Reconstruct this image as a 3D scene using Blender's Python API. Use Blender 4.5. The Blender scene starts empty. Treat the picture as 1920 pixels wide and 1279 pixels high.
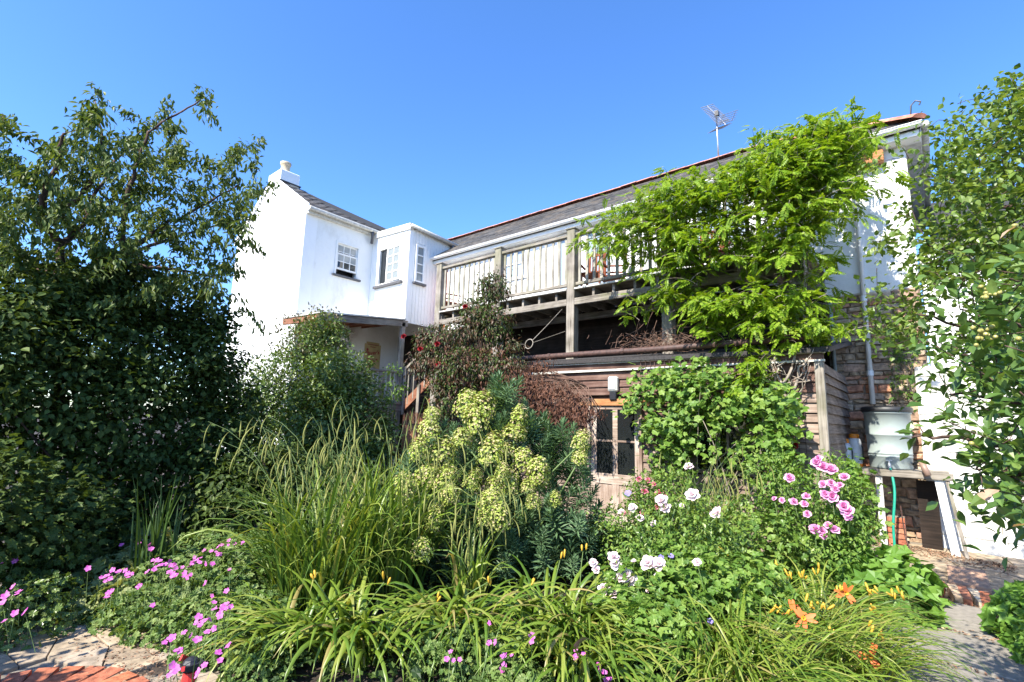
import bpy, math, random
import numpy as np
from mathutils import Vector, Matrix
rng = np.random.default_rng(11)
random.seed(11)
R = math.radians
scene = bpy.context.scene
COL = scene.collection

# ------------------------------------------------------------------ camera
CAM = np.array([0.0, 0.0, 1.6])
FPX = 936.55                              # focal length in pixels of the 1920 px wide photograph
yaw, pitch, roll = R(40.08), R(9.131), R(1.604)
_f = np.array([-math.sin(yaw) * math.cos(pitch), math.cos(yaw) * math.cos(pitch), math.sin(pitch)])
_r = np.cross(_f, [0, 0, 1]); _r /= np.linalg.norm(_r); _u = np.cross(_r, _f)
cr, ur = math.cos(roll) * _r + math.sin(roll) * _u, -math.sin(roll) * _r + math.cos(roll) * _u
cam = bpy.data.objects.new('camera', bpy.data.cameras.new('camera'))
COL.objects.link(cam)
cam.matrix_world = Matrix(((cr[0], ur[0], -_f[0], CAM[0]), (cr[1], ur[1], -_f[1], CAM[1]), (cr[2], ur[2], -_f[2], CAM[2]), (0, 0, 0, 1)))
cam.data.sensor_width = 36.0
cam.data.lens = FPX / 1920 * 36.0
cam.data.clip_start = 0.05
cam.data.clip_end = 2000
scene.camera = cam

# ------------------------------------------------------------------ sky, sun, exposure
SUN_EL = R(44)
SUN_H = np.array([-0.03, -0.9995])         # horizontal direction towards the sun
SUN = np.array([SUN_H[0] * math.cos(SUN_EL), SUN_H[1] * math.cos(SUN_EL), math.sin(SUN_EL)])
world = bpy.data.worlds.new('World'); scene.world = world; world.use_nodes = True
wn = world.node_tree
bg = wn.nodes['Background']
sky = wn.nodes.new('ShaderNodeTexSky')
sky.sky_type = 'NISHITA'; sky.sun_disc = False
sky.sun_elevation = SUN_EL
sky.sun_rotation = math.atan2(SUN_H[0], SUN_H[1])
sky.altitude = 100; sky.air_density = 1.0; sky.dust_density = 0.5; sky.ozone_density = 6.0
hs_ = wn.nodes.new('ShaderNodeHueSaturation'); hs_.inputs['Saturation'].default_value = 1.15; hs_.inputs['Hue'].default_value = 0.506
wn.links.new(sky.outputs[0], hs_.inputs['Color']); wn.links.new(hs_.outputs[0], bg.inputs[0])
bg.inputs[1].default_value = 0.15
sl = bpy.data.lights.new('sun', 'SUN'); sl.energy = 4.7; sl.angle = R(0.5); sl.color = (1.0, 0.94, 0.82)
so = bpy.data.objects.new('sun', sl); COL.objects.link(so)
so.rotation_euler = Vector(SUN).to_track_quat('Z', 'Y').to_euler()
scene.view_settings.view_transform = 'Standard'
scene.view_settings.look = 'None'
scene.view_settings.gamma = 1.0
scene.view_settings.exposure = 1.4
scene.view_settings.use_curve_mapping = False

# ------------------------------------------------------------------ pixel of the photograph -> point of the place
def ray(px, py): return cr * (px - 960) + ur * (639.5 - py) + _f * FPX
def at(ax, v, px, py):                    # where the sight line meets the plane axis = v
    d = ray(px, py); return CAM + d * ((v - CAM[ax]) / d[ax])
def atd(px, py, dist):                    # at a horizontal distance
    d = ray(px, py); return CAM + d * (dist / math.hypot(d[0], d[1]))

# ------------------------------------------------------------------ materials
def newmat(name):
    m = bpy.data.materials.new(name); m.use_nodes = True
    nt = m.node_tree; p = nt.nodes['Principled BSDF']
    return m, nt, p
def N(nt, t, **kw):
    n = nt.nodes.new(t)
    for k, v in kw.items(): setattr(n, k, v)
    return n
def ramp(nt, cols, src):
    rp = N(nt, 'ShaderNodeValToRGB'); e = rp.color_ramp.elements
    while len(e) < len(cols): e.new(0.5)
    for i, c in enumerate(cols):
        e[i].position = i / (len(cols) - 1); e[i].color = (*c, 1)
    nt.links.new(src, rp.inputs[0]); return rp
def plain(name, col, rough=0.6, metal=0.0, spec=0.5, noise=0.12, scale=9.0, bump=0.0):
    m, nt, p = newmat(name)
    p.inputs['Roughness'].default_value = rough; p.inputs['Metallic'].default_value = metal
    p.inputs['Specular IOR Level'].default_value = spec
    tc = N(nt, 'ShaderNodeTexCoord'); nz = N(nt, 'ShaderNodeTexNoise')
    nz.inputs['Scale'].default_value = scale; nz.inputs['Detail'].default_value = 6
    nt.links.new(tc.outputs['Object'], nz.inputs['Vector'])
    c0 = tuple(max(0, x * (1 - noise * 1.6)) for x in col); c1 = tuple(min(1, x * (1 + noise)) for x in col)
    rp = ramp(nt, [c0, c0, col, c1], nz.outputs[0])
    nt.links.new(rp.outputs[0], p.inputs['Base Color'])
    if bump:
        b = N(nt, 'ShaderNodeBump'); b.inputs['Strength'].default_value = bump; b.inputs['Distance'].default_value = 0.02
        nt.links.new(nz.outputs[0], b.inputs['Height']); nt.links.new(b.outputs[0], p.inputs['Normal'])
    return m
def piece_mat(name, cols, rough=0.85, nscale=14.0, bump=0.5, mixn=0.35):
    """alike pieces (stones, bricks, slates): one colour of the range each, plus grain"""
    m, nt, p = newmat(name)
    p.inputs['Roughness'].default_value = rough; p.inputs['Specular IOR Level'].default_value = 0.3
    oi = N(nt, 'ShaderNodeObjectInfo'); ge = N(nt, 'ShaderNodeNewGeometry')
    ad = N(nt, 'ShaderNodeMath', operation='ADD'); fr = N(nt, 'ShaderNodeMath', operation='FRACT')
    nt.links.new(oi.outputs['Random'], ad.inputs[0]); nt.links.new(ge.outputs['Random Per Island'], ad.inputs[1]); nt.links.new(ad.outputs[0], fr.inputs[0])
    rp = ramp(nt, cols, fr.outputs[0])
    nz = N(nt, 'ShaderNodeTexNoise'); nz.inputs['Scale'].default_value = nscale; nz.inputs['Detail'].default_value = 8
    nt.links.new(ge.outputs['Position'], nz.inputs['Vector'])
    mr = N(nt, 'ShaderNodeMapRange'); mr.inputs[1].default_value = 0.3; mr.inputs[2].default_value = 0.7
    mr.inputs[3].default_value = 1 - mixn * 1.3; mr.inputs[4].default_value = 1 + mixn
    nt.links.new(nz.outputs[0], mr.inputs[0])
    vm = N(nt, 'ShaderNodeVectorMath', operation='SCALE')
    nt.links.new(rp.outputs[0], vm.inputs[0]); nt.links.new(mr.outputs[0], vm.inputs['Scale'])
    nt.links.new(vm.outputs[0], p.inputs['Base Color'])
    b = N(nt, 'ShaderNodeBump'); b.inputs['Strength'].default_value = bump; b.inputs['Distance'].default_value = 0.015
    nt.links.new(nz.outputs[0], b.inputs['Height']); nt.links.new(b.outputs[0], p.inputs['Normal'])
    return m
def wood(name, cols, axis=0, green=0.0, rough=0.85):
    """grain runs along the axis; weathering blotches and a little algae"""
    m, nt, p = newmat(name)
    p.inputs['Roughness'].default_value = rough; p.inputs['Specular IOR Level'].default_value = 0.25
    ge = N(nt, 'ShaderNodeNewGeometry'); oi = N(nt, 'ShaderNodeObjectInfo')
    mp = N(nt, 'ShaderNodeMapping'); s = [46, 46, 46]; s[axis] = 2.2
    mp.inputs['Scale'].default_value = s
    mx = N(nt, 'ShaderNodeVectorMath', operation='ADD'); sc = N(nt, 'ShaderNodeVectorMath', operation='SCALE')
    cb = N(nt, 'ShaderNodeCombineXYZ')
    for i in range(3): nt.links.new(oi.outputs['Random'], cb.inputs[i])
    sc.inputs['Scale'].default_value = 37.0
    nt.links.new(cb.outputs[0], sc.inputs[0]); nt.links.new(ge.outputs['Position'], mx.inputs[0]); nt.links.new(sc.outputs[0], mx.inputs[1])
    nt.links.new(mx.outputs[0], mp.inputs['Vector'])
    nz = N(nt, 'ShaderNodeTexNoise'); nz.inputs['Scale'].default_value = 1.0; nz.inputs['Detail'].default_value = 5; nz.inputs['Distortion'].default_value = 0.6
    nt.links.new(mp.outputs[0], nz.inputs['Vector'])
    n2 = N(nt, 'ShaderNodeTexNoise'); n2.inputs['Scale'].default_value = 3.1; n2.inputs['Detail'].default_value = 6
    nt.links.new(mx.outputs[0], n2.inputs['Vector'])
    av = N(nt, 'ShaderNodeMath', operation='MULTIPLY_ADD'); av.inputs[1].default_value = 0.55
    nt.links.new(n2.outputs[0], av.inputs[0])
    hf = N(nt, 'ShaderNodeMath', operation='MULTIPLY'); hf.inputs[1].default_value = 0.5
    nt.links.new(nz.outputs[0], hf.inputs[0]); nt.links.new(hf.outputs[0], av.inputs[2])
    mr = N(nt, 'ShaderNodeMapRange'); mr.inputs[1].default_value = 0.38; mr.inputs[2].default_value = 0.66
    nt.links.new(av.outputs[0], mr.inputs[0])
    rp = ramp(nt, cols, mr.outputs[0])
    out = rp.outputs[0]
    if green:
        n3 = N(nt, 'ShaderNodeTexNoise'); n3.inputs['Scale'].default_value = 2.2; n3.inputs['Detail'].default_value = 8
        nt.links.new(ge.outputs['Position'], n3.inputs['Vector'])
        m3 = N(nt, 'ShaderNodeMapRange'); m3.inputs[1].default_value = 0.5; m3.inputs[2].default_value = 0.72; m3.inputs[4].default_value = green
        nt.links.new(n3.outputs[0], m3.inputs[0])
        mc = N(nt, 'ShaderNodeMix', data_type='RGBA'); mc.inputs[7].default_value = (0.16, 0.17, 0.07, 1)
        nt.links.new(m3.outputs[0], mc.inputs[0]); nt.links.new(out, mc.inputs[6]); out = mc.outputs[2]
    nt.links.new(out, p.inputs['Base Color'])
    b = N(nt, 'ShaderNodeBump'); b.inputs['Strength'].default_value = 0.45; b.inputs['Distance'].default_value = 0.008
    nt.links.new(nz.outputs[0], b.inputs['Height']); nt.links.new(b.outputs[0], p.inputs['Normal'])
    return m
def render_wall(name, col, streak=0.25, bump=0.35):
    m, nt, p = newmat(name)
    p.inputs['Roughness'].default_value = 0.9; p.inputs['Specular IOR Level'].default_value = 0.2
    ge = N(nt, 'ShaderNodeNewGeometry')
    mp = N(nt, 'ShaderNodeMapping'); mp.inputs['Scale'].default_value = (1.4, 1.4, 0.75)
    nt.links.new(ge.outputs['Position'], mp.inputs['Vector'])
    nz = N(nt, 'ShaderNodeTexNoise'); nz.inputs['Scale'].default_value = 1.3; nz.inputs['Detail'].default_value = 9; nz.inputs['Roughness'].default_value = 0.65
    nt.links.new(mp.outputs[0], nz.inputs['Vector'])
    mr = N(nt, 'ShaderNodeMapRange'); mr.inputs[1].default_value = 0.55; mr.inputs[2].default_value = 0.8; mr.inputs[4].default_value = streak
    nt.links.new(nz.outputs[0], mr.inputs[0])
    mc = N(nt, 'ShaderNodeMix', data_type='RGBA'); mc.inputs[6].default_value = (*col, 1)
    mc.inputs[7].default_value = (col[0] * 0.55, col[1] * 0.52, col[2] * 0.45, 1)
    nt.links.new(mr.outputs[0], mc.inputs[0]); nt.links.new(mc.outputs[2], p.inputs['Base Color'])
    n2 = N(nt, 'ShaderNodeTexNoise'); n2.inputs['Scale'].default_value = 5; n2.inputs['Detail'].default_value = 8
    nt.links.new(ge.outputs['Position'], n2.inputs['Vector'])
    b = N(nt, 'ShaderNodeBump'); b.inputs['Strength'].default_value = bump; b.inputs['Distance'].default_value = 0.03
    nt.links.new(n2.outputs[0], b.inputs['Height']); nt.links.new(b.outputs[0], p.inputs['Normal'])
    return m
def leafmat(name, cols, trans=0.38, rough=0.45, spec=0.4, tint=(1.25, 1.15, 0.45)):
    m, nt, p = newmat(name)
    p.inputs['Roughness'].default_value = rough; p.inputs['Specular IOR Level'].default_value = spec
    ge = N(nt, 'ShaderNodeNewGeometry')
    rp = ramp(nt, cols, ge.outputs['Random Per Island'])
    nt.links.new(rp.outputs[0], p.inputs['Base Color'])
    tr = N(nt, 'ShaderNodeBsdfTranslucent')
    vm = N(nt, 'ShaderNodeVectorMath', operation='MULTIPLY'); vm.inputs[1].default_value = tint
    nt.links.new(rp.outputs[0], vm.inputs[0]); nt.links.new(vm.outputs[0], tr.inputs[0])
    mx = N(nt, 'ShaderNodeMixShader'); mx.inputs[0].default_value = trans
    nt.links.new(p.outputs[0], mx.inputs[1]); nt.links.new(tr.outputs[0], mx.inputs[2])
    nt.links.new(mx.outputs[0], nt.nodes['Material Output'].inputs[0])
    return m

M = {}
M['white'] = render_wall('white_render', (0.84, 0.84, 0.83), 0.22)
M['white2'] = render_wall('white_render_stained', (0.80, 0.80, 0.78), 0.5, 0.7)
M['whitepaint'] = plain('white_paint', (0.80, 0.80, 0.78), 0.45, noise=0.05)
M['oldwhite'] = plain('weathered_white_paint', (0.62, 0.60, 0.54), 0.6, noise=0.22, scale=14)
M['slate'] = piece_mat('roof_slate', [(0.055, 0.055, 0.06), (0.09, 0.085, 0.08), (0.12, 0.115, 0.11), (0.15, 0.125, 0.10), (0.075, 0.075, 0.075)], 0.7, 9, 0.4)
M['under'] = plain('roof_underlay', (0.03, 0.03, 0.03), 0.9)
M['terracotta'] = piece_mat('terracotta', [(0.42, 0.17, 0.11), (0.50, 0.22, 0.14), (0.46, 0.22, 0.16), (0.40, 0.20, 0.15)], 0.8, 11, 0.4)
M['stone'] = piece_mat('rubble_stone', [(0.26, 0.17, 0.11), (0.38, 0.27, 0.17), (0.46, 0.36, 0.25), (0.32, 0.22, 0.16), (0.42, 0.18, 0.10), (0.52, 0.42, 0.31), (0.24, 0.18, 0.14)], 0.9, 18, 0.8)
M['mortar'] = plain('mortar', (0.30, 0.25, 0.19), 0.95, noise=0.3, scale=25, bump=0.6)
M['brick'] = piece_mat('red_brick', [(0.36, 0.11, 0.055), (0.45, 0.15, 0.07), (0.30, 0.10, 0.06), (0.42, 0.19, 0.11)], 0.9, 26, 0.5)
M['palebrick'] = piece_mat('pale_brick', [(0.50, 0.40, 0.27), (0.44, 0.30, 0.19), (0.52, 0.43, 0.32)], 0.9, 26, 0.5)
M['flag'] = piece_mat('flagstone', [(0.25, 0.19, 0.13), (0.33, 0.26, 0.18), (0.28, 0.23, 0.18), (0.38, 0.29, 0.18)], 0.9, 12, 0.7)
M['slab'] = piece_mat('concrete_slab', [(0.21, 0.19, 0.165), (0.26, 0.235, 0.205)], 0.92, 20, 0.35, 0.16)
M['whiteblock'] = piece_mat('painted_block', [(0.62, 0.61, 0.57), (0.70, 0.69, 0.65), (0.56, 0.54, 0.50)], 0.85, 9, 0.9, 0.2)
M['pebble'] = piece_mat('white_pebble', [(0.60, 0.58, 0.54), (0.72, 0.70, 0.66), (0.48, 0.45, 0.42)], 0.6, 30, 0.2, 0.1)
M['greywood_z'] = wood('weathered_post', [(0.10, 0.085, 0.07), (0.215, 0.19, 0.16), (0.33, 0.295, 0.255)], 2, 0.35)
M['greywood_x'] = wood('weathered_rail', [(0.10, 0.085, 0.07), (0.205, 0.18, 0.15), (0.32, 0.285, 0.245)], 0, 0.4)
M['greywood_y'] = wood('weathered_joist', [(0.10, 0.085, 0.07), (0.2, 0.175, 0.15), (0.30, 0.27, 0.23)], 1, 0.2)
M['baluster'] = wood('weathered_baluster', [(0.15, 0.135, 0.11), (0.27, 0.25, 0.21), (0.39, 0.365, 0.32)], 2, 0.5)
M['redwood_x'] = wood('stained_board', [(0.045, 0.024, 0.018), (0.10, 0.055, 0.042), (0.18, 0.115, 0.09)], 0)
M['clap_x'] = wood('shed_clapboard', [(0.09, 0.062, 0.048), (0.205, 0.15, 0.12), (0.33, 0.26, 0.215)], 0)
M['clap_y'] = wood('shed_side_board', [(0.08, 0.06, 0.045), (0.17, 0.13, 0.10), (0.27, 0.21, 0.17)], 1)
M['doorwood'] = wood('door_wood', [(0.15, 0.10, 0.075), (0.30, 0.225, 0.18), (0.46, 0.39, 0.33)], 2)
M['doorrail'] = wood('door_rail_wood', [(0.16, 0.11, 0.085), (0.31, 0.24, 0.19), (0.47, 0.40, 0.34)], 0)
M['orangewood'] = wood('orange_timber', [(0.22, 0.09, 0.035), (0.38, 0.17, 0.07), (0.46, 0.26, 0.13)], 0)
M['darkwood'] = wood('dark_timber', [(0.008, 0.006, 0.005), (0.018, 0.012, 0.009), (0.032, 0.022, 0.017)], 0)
M['chairwood'] = wood('chair_wood', [(0.10, 0.028, 0.015), (0.18, 0.055, 0.028), (0.25, 0.09, 0.045)], 2)
M['soffit'] = wood('soffit_board', [(0.13, 0.05, 0.03), (0.22, 0.095, 0.055), (0.30, 0.15, 0.09)], 1)
M['bark'] = wood('bark', [(0.035, 0.022, 0.018), (0.075, 0.045, 0.035), (0.13, 0.085, 0.07)], 2)
M['vinebark'] = wood('vine_bark', [(0.16, 0.13, 0.10), (0.28, 0.235, 0.19), (0.38, 0.33, 0.28)], 2)
M['twig'] = plain('dry_twig', (0.20, 0.12, 0.085), 0.9, noise=0.3)
M['stem'] = plain('green_stem', (0.10, 0.16, 0.04), 0.6)
M['rust'] = plain('rusty_iron', (0.085, 0.042, 0.033), 0.65, noise=0.35, scale=20)
M['darkmetal'] = plain('dark_metal', (0.03, 0.03, 0.033), 0.45, 0.3)
M['alu'] = plain('aerial_metal', (0.55, 0.55, 0.58), 0.35, 0.8)
M['felt'] = plain('roofing_felt', (0.05, 0.045, 0.045), 0.95, noise=0.3, scale=30, bump=0.4)
M['lead'] = plain('lead_sill', (0.09, 0.09, 0.10), 0.6)
M['lampgrey'] = plain('lamp_housing', (0.50, 0.50, 0.46), 0.5)
M['butt'] = plain('butt_plastic', (0.30, 0.35, 0.335), 0.5, noise=0.10, scale=5)
M['buttlid'] = plain('lid_plastic', (0.018, 0.019, 0.021), 0.5)
M['hose'] = plain('hose_green', (0.012, 0.30, 0.20), 0.4)
M['orangecap'] = plain('orange_cap', (0.75, 0.24, 0.02), 0.45)
M['jug'] = plain('white_jug', (0.55, 0.57, 0.58), 0.4)
M['redplastic'] = plain('red_plastic', (0.55, 0.03, 0.025), 0.4)
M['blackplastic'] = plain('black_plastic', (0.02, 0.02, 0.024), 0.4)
M['pot'] = plain('buff_chimney_pot', (0.52, 0.42, 0.29), 0.8, noise=0.15)
M['enamel'] = plain('cream_enamel', (0.56, 0.43, 0.20), 0.35, noise=0.14, scale=7)
M['enamelred'] = plain('red_lettering', (0.33, 0.035, 0.03), 0.4)
M['enamelblue'] = plain('blue_print', (0.12, 0.12, 0.24), 0.4)
M['reed'] = wood('reed_panel', [(0.20, 0.085, 0.045), (0.34, 0.155, 0.085), (0.45, 0.24, 0.14)], 2)
M['soil'] = plain('garden_soil', (0.060, 0.042, 0.030), 0.95, noise=0.4, scale=6, bump=0.8)
M['litter'] = piece_mat('leaf_litter', [(0.20, 0.10, 0.06), (0.30, 0.18, 0.11), (0.14, 0.08, 0.05), (0.38, 0.28, 0.18)], 0.9)
def glassmat(name, col, rough=0.05, spec=0.8):
    m, nt, p = newmat(name)
    p.inputs['Base Color'].default_value = (*col, 1); p.inputs['Roughness'].default_value = rough; p.inputs['Specular IOR Level'].default_value = spec
    nz = N(nt, 'ShaderNodeTexNoise'); nz.inputs['Scale'].default_value = 2.5
    ge = N(nt, 'ShaderNodeNewGeometry'); nt.links.new(ge.outputs['Position'], nz.inputs['Vector'])
    b = N(nt, 'ShaderNodeBump'); b.inputs['Strength'].default_value = 0.06; b.inputs['Distance'].default_value = 0.05
    nt.links.new(nz.outputs[0], b.inputs['Height']); nt.links.new(b.outputs[0], p.inputs['Normal'])
    return m
M['glass'] = glassmat('dark_glass', (0.012, 0.014, 0.015))
M['palegl'] = glassmat('curtained_glass', (0.22, 0.25, 0.26), 0.12)
M['blueglass'] = glassmat('pale_glass', (0.30, 0.36, 0.42), 0.1)

# leaves: the real colours of each kind
M['L_plum'] = leafmat('plum_leaf', [(0.045, 0.08, 0.018), (0.075, 0.12, 0.026), (0.11, 0.16, 0.035), (0.16, 0.20, 0.055)], 0.36, 0.5, 0.3)
M['L_dark'] = leafmat('dark_shrub_leaf', [(0.026, 0.048, 0.010), (0.045, 0.076, 0.016), (0.07, 0.11, 0.024), (0.11, 0.155, 0.038)], 0.28, 0.55, 0.22)
M['L_mid'] = leafmat('choisya_leaf', [(0.045, 0.085, 0.02), (0.08, 0.14, 0.028), (0.13, 0.195, 0.04), (0.19, 0.24, 0.065)], 0.30, 0.36, 0.5)
M['L_bronze'] = leafmat('bronze_tip_leaf', [(0.06, 0.075, 0.025), (0.11, 0.10, 0.045), (0.15, 0.105, 0.07), (0.08, 0.10, 0.03)], 0.3, 0.42)
M['L_red'] = leafmat('rose_leaf_reddish', [(0.035, 0.06, 0.02), (0.06, 0.075, 0.025), (0.10, 0.06, 0.035), (0.14, 0.07, 0.045), (0.05, 0.08, 0.025)], 0.28, 0.45)
M['L_dead'] = leafmat('dead_leaf', [(0.06, 0.028, 0.018), (0.11, 0.05, 0.032), (0.17, 0.085, 0.055), (0.09, 0.045, 0.035)], 0.2, 0.8, 0.15, (1.2, 0.9, 0.6))
M['L_wist'] = leafmat('wisteria_leaf', [(0.10, 0.19, 0.010), (0.15, 0.26, 0.014), (0.20, 0.32, 0.022), (0.28, 0.37, 0.04)], 0.45, 0.42, 0.35)
M['L_climb'] = leafmat('climber_leaf', [(0.07, 0.15, 0.024), (0.11, 0.21, 0.03), (0.17, 0.28, 0.045), (0.23, 0.33, 0.07)], 0.40, 0.5)
M['L_rose'] = leafmat('rose_leaf', [(0.055, 0.115, 0.020), (0.095, 0.175, 0.028), (0.15, 0.24, 0.04), (0.22, 0.30, 0.06)], 0.32, 0.4)
M['L_ger'] = leafmat('geranium_leaf', [(0.07, 0.135, 0.03), (0.115, 0.19, 0.04), (0.165, 0.245, 0.06), (0.22, 0.28, 0.09)], 0.36, 0.55)
M['L_lady'] = leafmat('ladys_mantle_leaf', [(0.12, 0.17, 0.055), (0.17, 0.225, 0.07), (0.23, 0.27, 0.10), (0.28, 0.30, 0.12)], 0.36, 0.6)
M['L_lily'] = leafmat('daylily_leaf', [(0.06, 0.125, 0.014), (0.085, 0.16, 0.018), (0.11, 0.19, 0.022), (0.14, 0.22, 0.026), (0.17, 0.25, 0.03), (0.21, 0.28, 0.04), (0.26, 0.30, 0.06), (0.34, 0.27, 0.10)], 0.36, 0.35, 0.45)
M['L_sedge'] = leafmat('sedge_leaf', [(0.055, 0.11, 0.018), (0.08, 0.15, 0.024), (0.11, 0.19, 0.028), (0.15, 0.235, 0.035), (0.20, 0.28, 0.045), (0.26, 0.32, 0.06), (0.34, 0.33, 0.09)], 0.34, 0.38, 0.45)
M['L_iris'] = leafmat('iris_leaf', [(0.04, 0.08, 0.02), (0.06, 0.11, 0.025)], 0.3, 0.4)
M['L_catkin'] = leafmat('sedge_catkin', [(0.17, 0.17, 0.05), (0.25, 0.23, 0.075), (0.22, 0.24, 0.07), (0.30, 0.21, 0.11)], 0.15, 0.8, 0.2, (1, 1, 0.8))
M['L_euph'] = leafmat('euphorbia_leaf', [(0.06, 0.115, 0.05), (0.095, 0.17, 0.075), (0.14, 0.23, 0.10)], 0.25, 0.5)
M['L_bract'] = leafmat('euphorbia_bract', [(0.20, 0.28, 0.035), (0.30, 0.38, 0.06), (0.40, 0.45, 0.11), (0.48, 0.46, 0.19), (0.50, 0.37, 0.24)], 0.3, 0.6, 0.25, (1.1, 1.1, 0.6))
M['L_birch'] = leafmat('birch_leaf', [(0.07, 0.13, 0.02), (0.11, 0.185, 0.026), (0.16, 0.24, 0.04), (0.22, 0.29, 0.07)], 0.38, 0.38, 0.5)
M['L_crab'] = leafmat('crab_apple_leaf', [(0.055, 0.115, 0.025), (0.085, 0.16, 0.03), (0.12, 0.21, 0.045), (0.17, 0.25, 0.06)], 0.36, 0.32, 0.55)
M['L_pinkleaf'] = leafmat('blushed_leaf', [(0.50, 0.28, 0.20), (0.55, 0.35, 0.24), (0.40, 0.34, 0.18)], 0.35, 0.5)
M['L_anem'] = leafmat('anemone_leaf', [(0.08, 0.18, 0.025), (0.12, 0.24, 0.035), (0.17, 0.30, 0.05)], 0.36, 0.5)
M['L_cover'] = leafmat('ground_leaf', [(0.025, 0.05, 0.014), (0.05, 0.09, 0.022), (0.08, 0.13, 0.03)], 0.3, 0.5)
M['P_white'] = leafmat('white_petal', [(0.82, 0.72, 0.73), (0.84, 0.77, 0.77), (0.80, 0.58, 0.63)], 0.25, 0.6, 0.2, (1, 0.92, 0.92))
M['P_pink'] = leafmat('pink_petal', [(0.66, 0.22, 0.46), (0.74, 0.34, 0.58), (0.80, 0.48, 0.68)], 0.3, 0.6, 0.2, (1, 0.7, 0.9))
M['P_rosepink'] = leafmat('deep_pink_petal', [(0.60, 0.10, 0.20), (0.68, 0.18, 0.28), (0.72, 0.3, 0.36)], 0.3, 0.6, 0.2, (1, 0.7, 0.8))
M['P_mag'] = leafmat('magenta_petal', [(0.42, 0.04, 0.32), (0.52, 0.08, 0.40), (0.58, 0.14, 0.46), (0.62, 0.22, 0.50)], 0.3, 0.6, 0.2, (1, 0.7, 0.95))
M['P_viol'] = leafmat('violet_petal', [(0.22, 0.18, 0.62), (0.30, 0.25, 0.70)], 0.3, 0.6, 0.2, (0.9, 0.9, 1))
M['P_red'] = leafmat('crimson_petal', [(0.16, 0.004, 0.008), (0.26, 0.008, 0.014)], 0.2, 0.6, 0.2, (1, 0.6, 0.6))
M['P_orange'] = leafmat('orange_petal', [(0.72, 0.10, 0.025), (0.80, 0.15, 0.04), (0.78, 0.19, 0.06)], 0.28, 0.5, 0.2, (1, 0.8, 0.6))
M['P_throat'] = plain('yellow_throat', (0.75, 0.42, 0.03), 0.6)
M['P_bud'] = leafmat('lily_bud', [(0.48, 0.30, 0.02), (0.58, 0.34, 0.03), (0.45, 0.38, 0.06)], 0.2, 0.5)
M['fruit'] = leafmat('crab_apple_skin', [(0.20, 0.25, 0.06), (0.30, 0.30, 0.08), (0.36, 0.24, 0.11)], 0.08, 0.35, 0.5)

# ------------------------------------------------------------------ object helpers
ORG = {}
def org(o): return ORG.get(o.name, np.zeros(3)) if o else np.zeros(3)
def link(name, me, parent=None, loc=None):
    o = bpy.data.objects.new(name, me); COL.objects.link(o)
    if parent: o.parent = parent
    if loc is not None: o.location = Vector(np.asarray(loc, float) - org(parent))
    ORG[o.name] = np.asarray(loc, float) if loc is not None else org(parent)
    return o
def tag(o, label=None, cat=None, group=None, kind=None):
    if label: o['label'] = label
    if cat: o['category'] = cat
    if group: o['group'] = group
    if kind: o['kind'] = kind
    return o
def thing(name, label, cat, base=(0, 0, 0), group=None):
    o = bpy.data.objects.new(name, None); COL.objects.link(o); o.empty_display_size = 0.1
    o.location = Vector(base); ORG[o.name] = np.asarray(base, float)
    return tag(o, label, cat, group)
def fast_mesh(name, V, F, mat=None, smooth=False):
    me = bpy.data.meshes.new(name)
    V = np.ascontiguousarray(V, np.float32); F = np.ascontiguousarray(F, np.int32); k = F.shape[1]
    me.vertices.add(len(V)); me.vertices.foreach_set('co', V.ravel())
    me.loops.add(F.size); me.loops.foreach_set('vertex_index', F.ravel())
    me.polygons.add(len(F)); me.polygons.foreach_set('loop_start', np.arange(0, F.size, k, dtype=np.int32))
    me.update(calc_edges=True)
    me.polygons.foreach_set('use_smooth', np.full(len(F), smooth))
    if mat: me.materials.append(mat)
    return me
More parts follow.
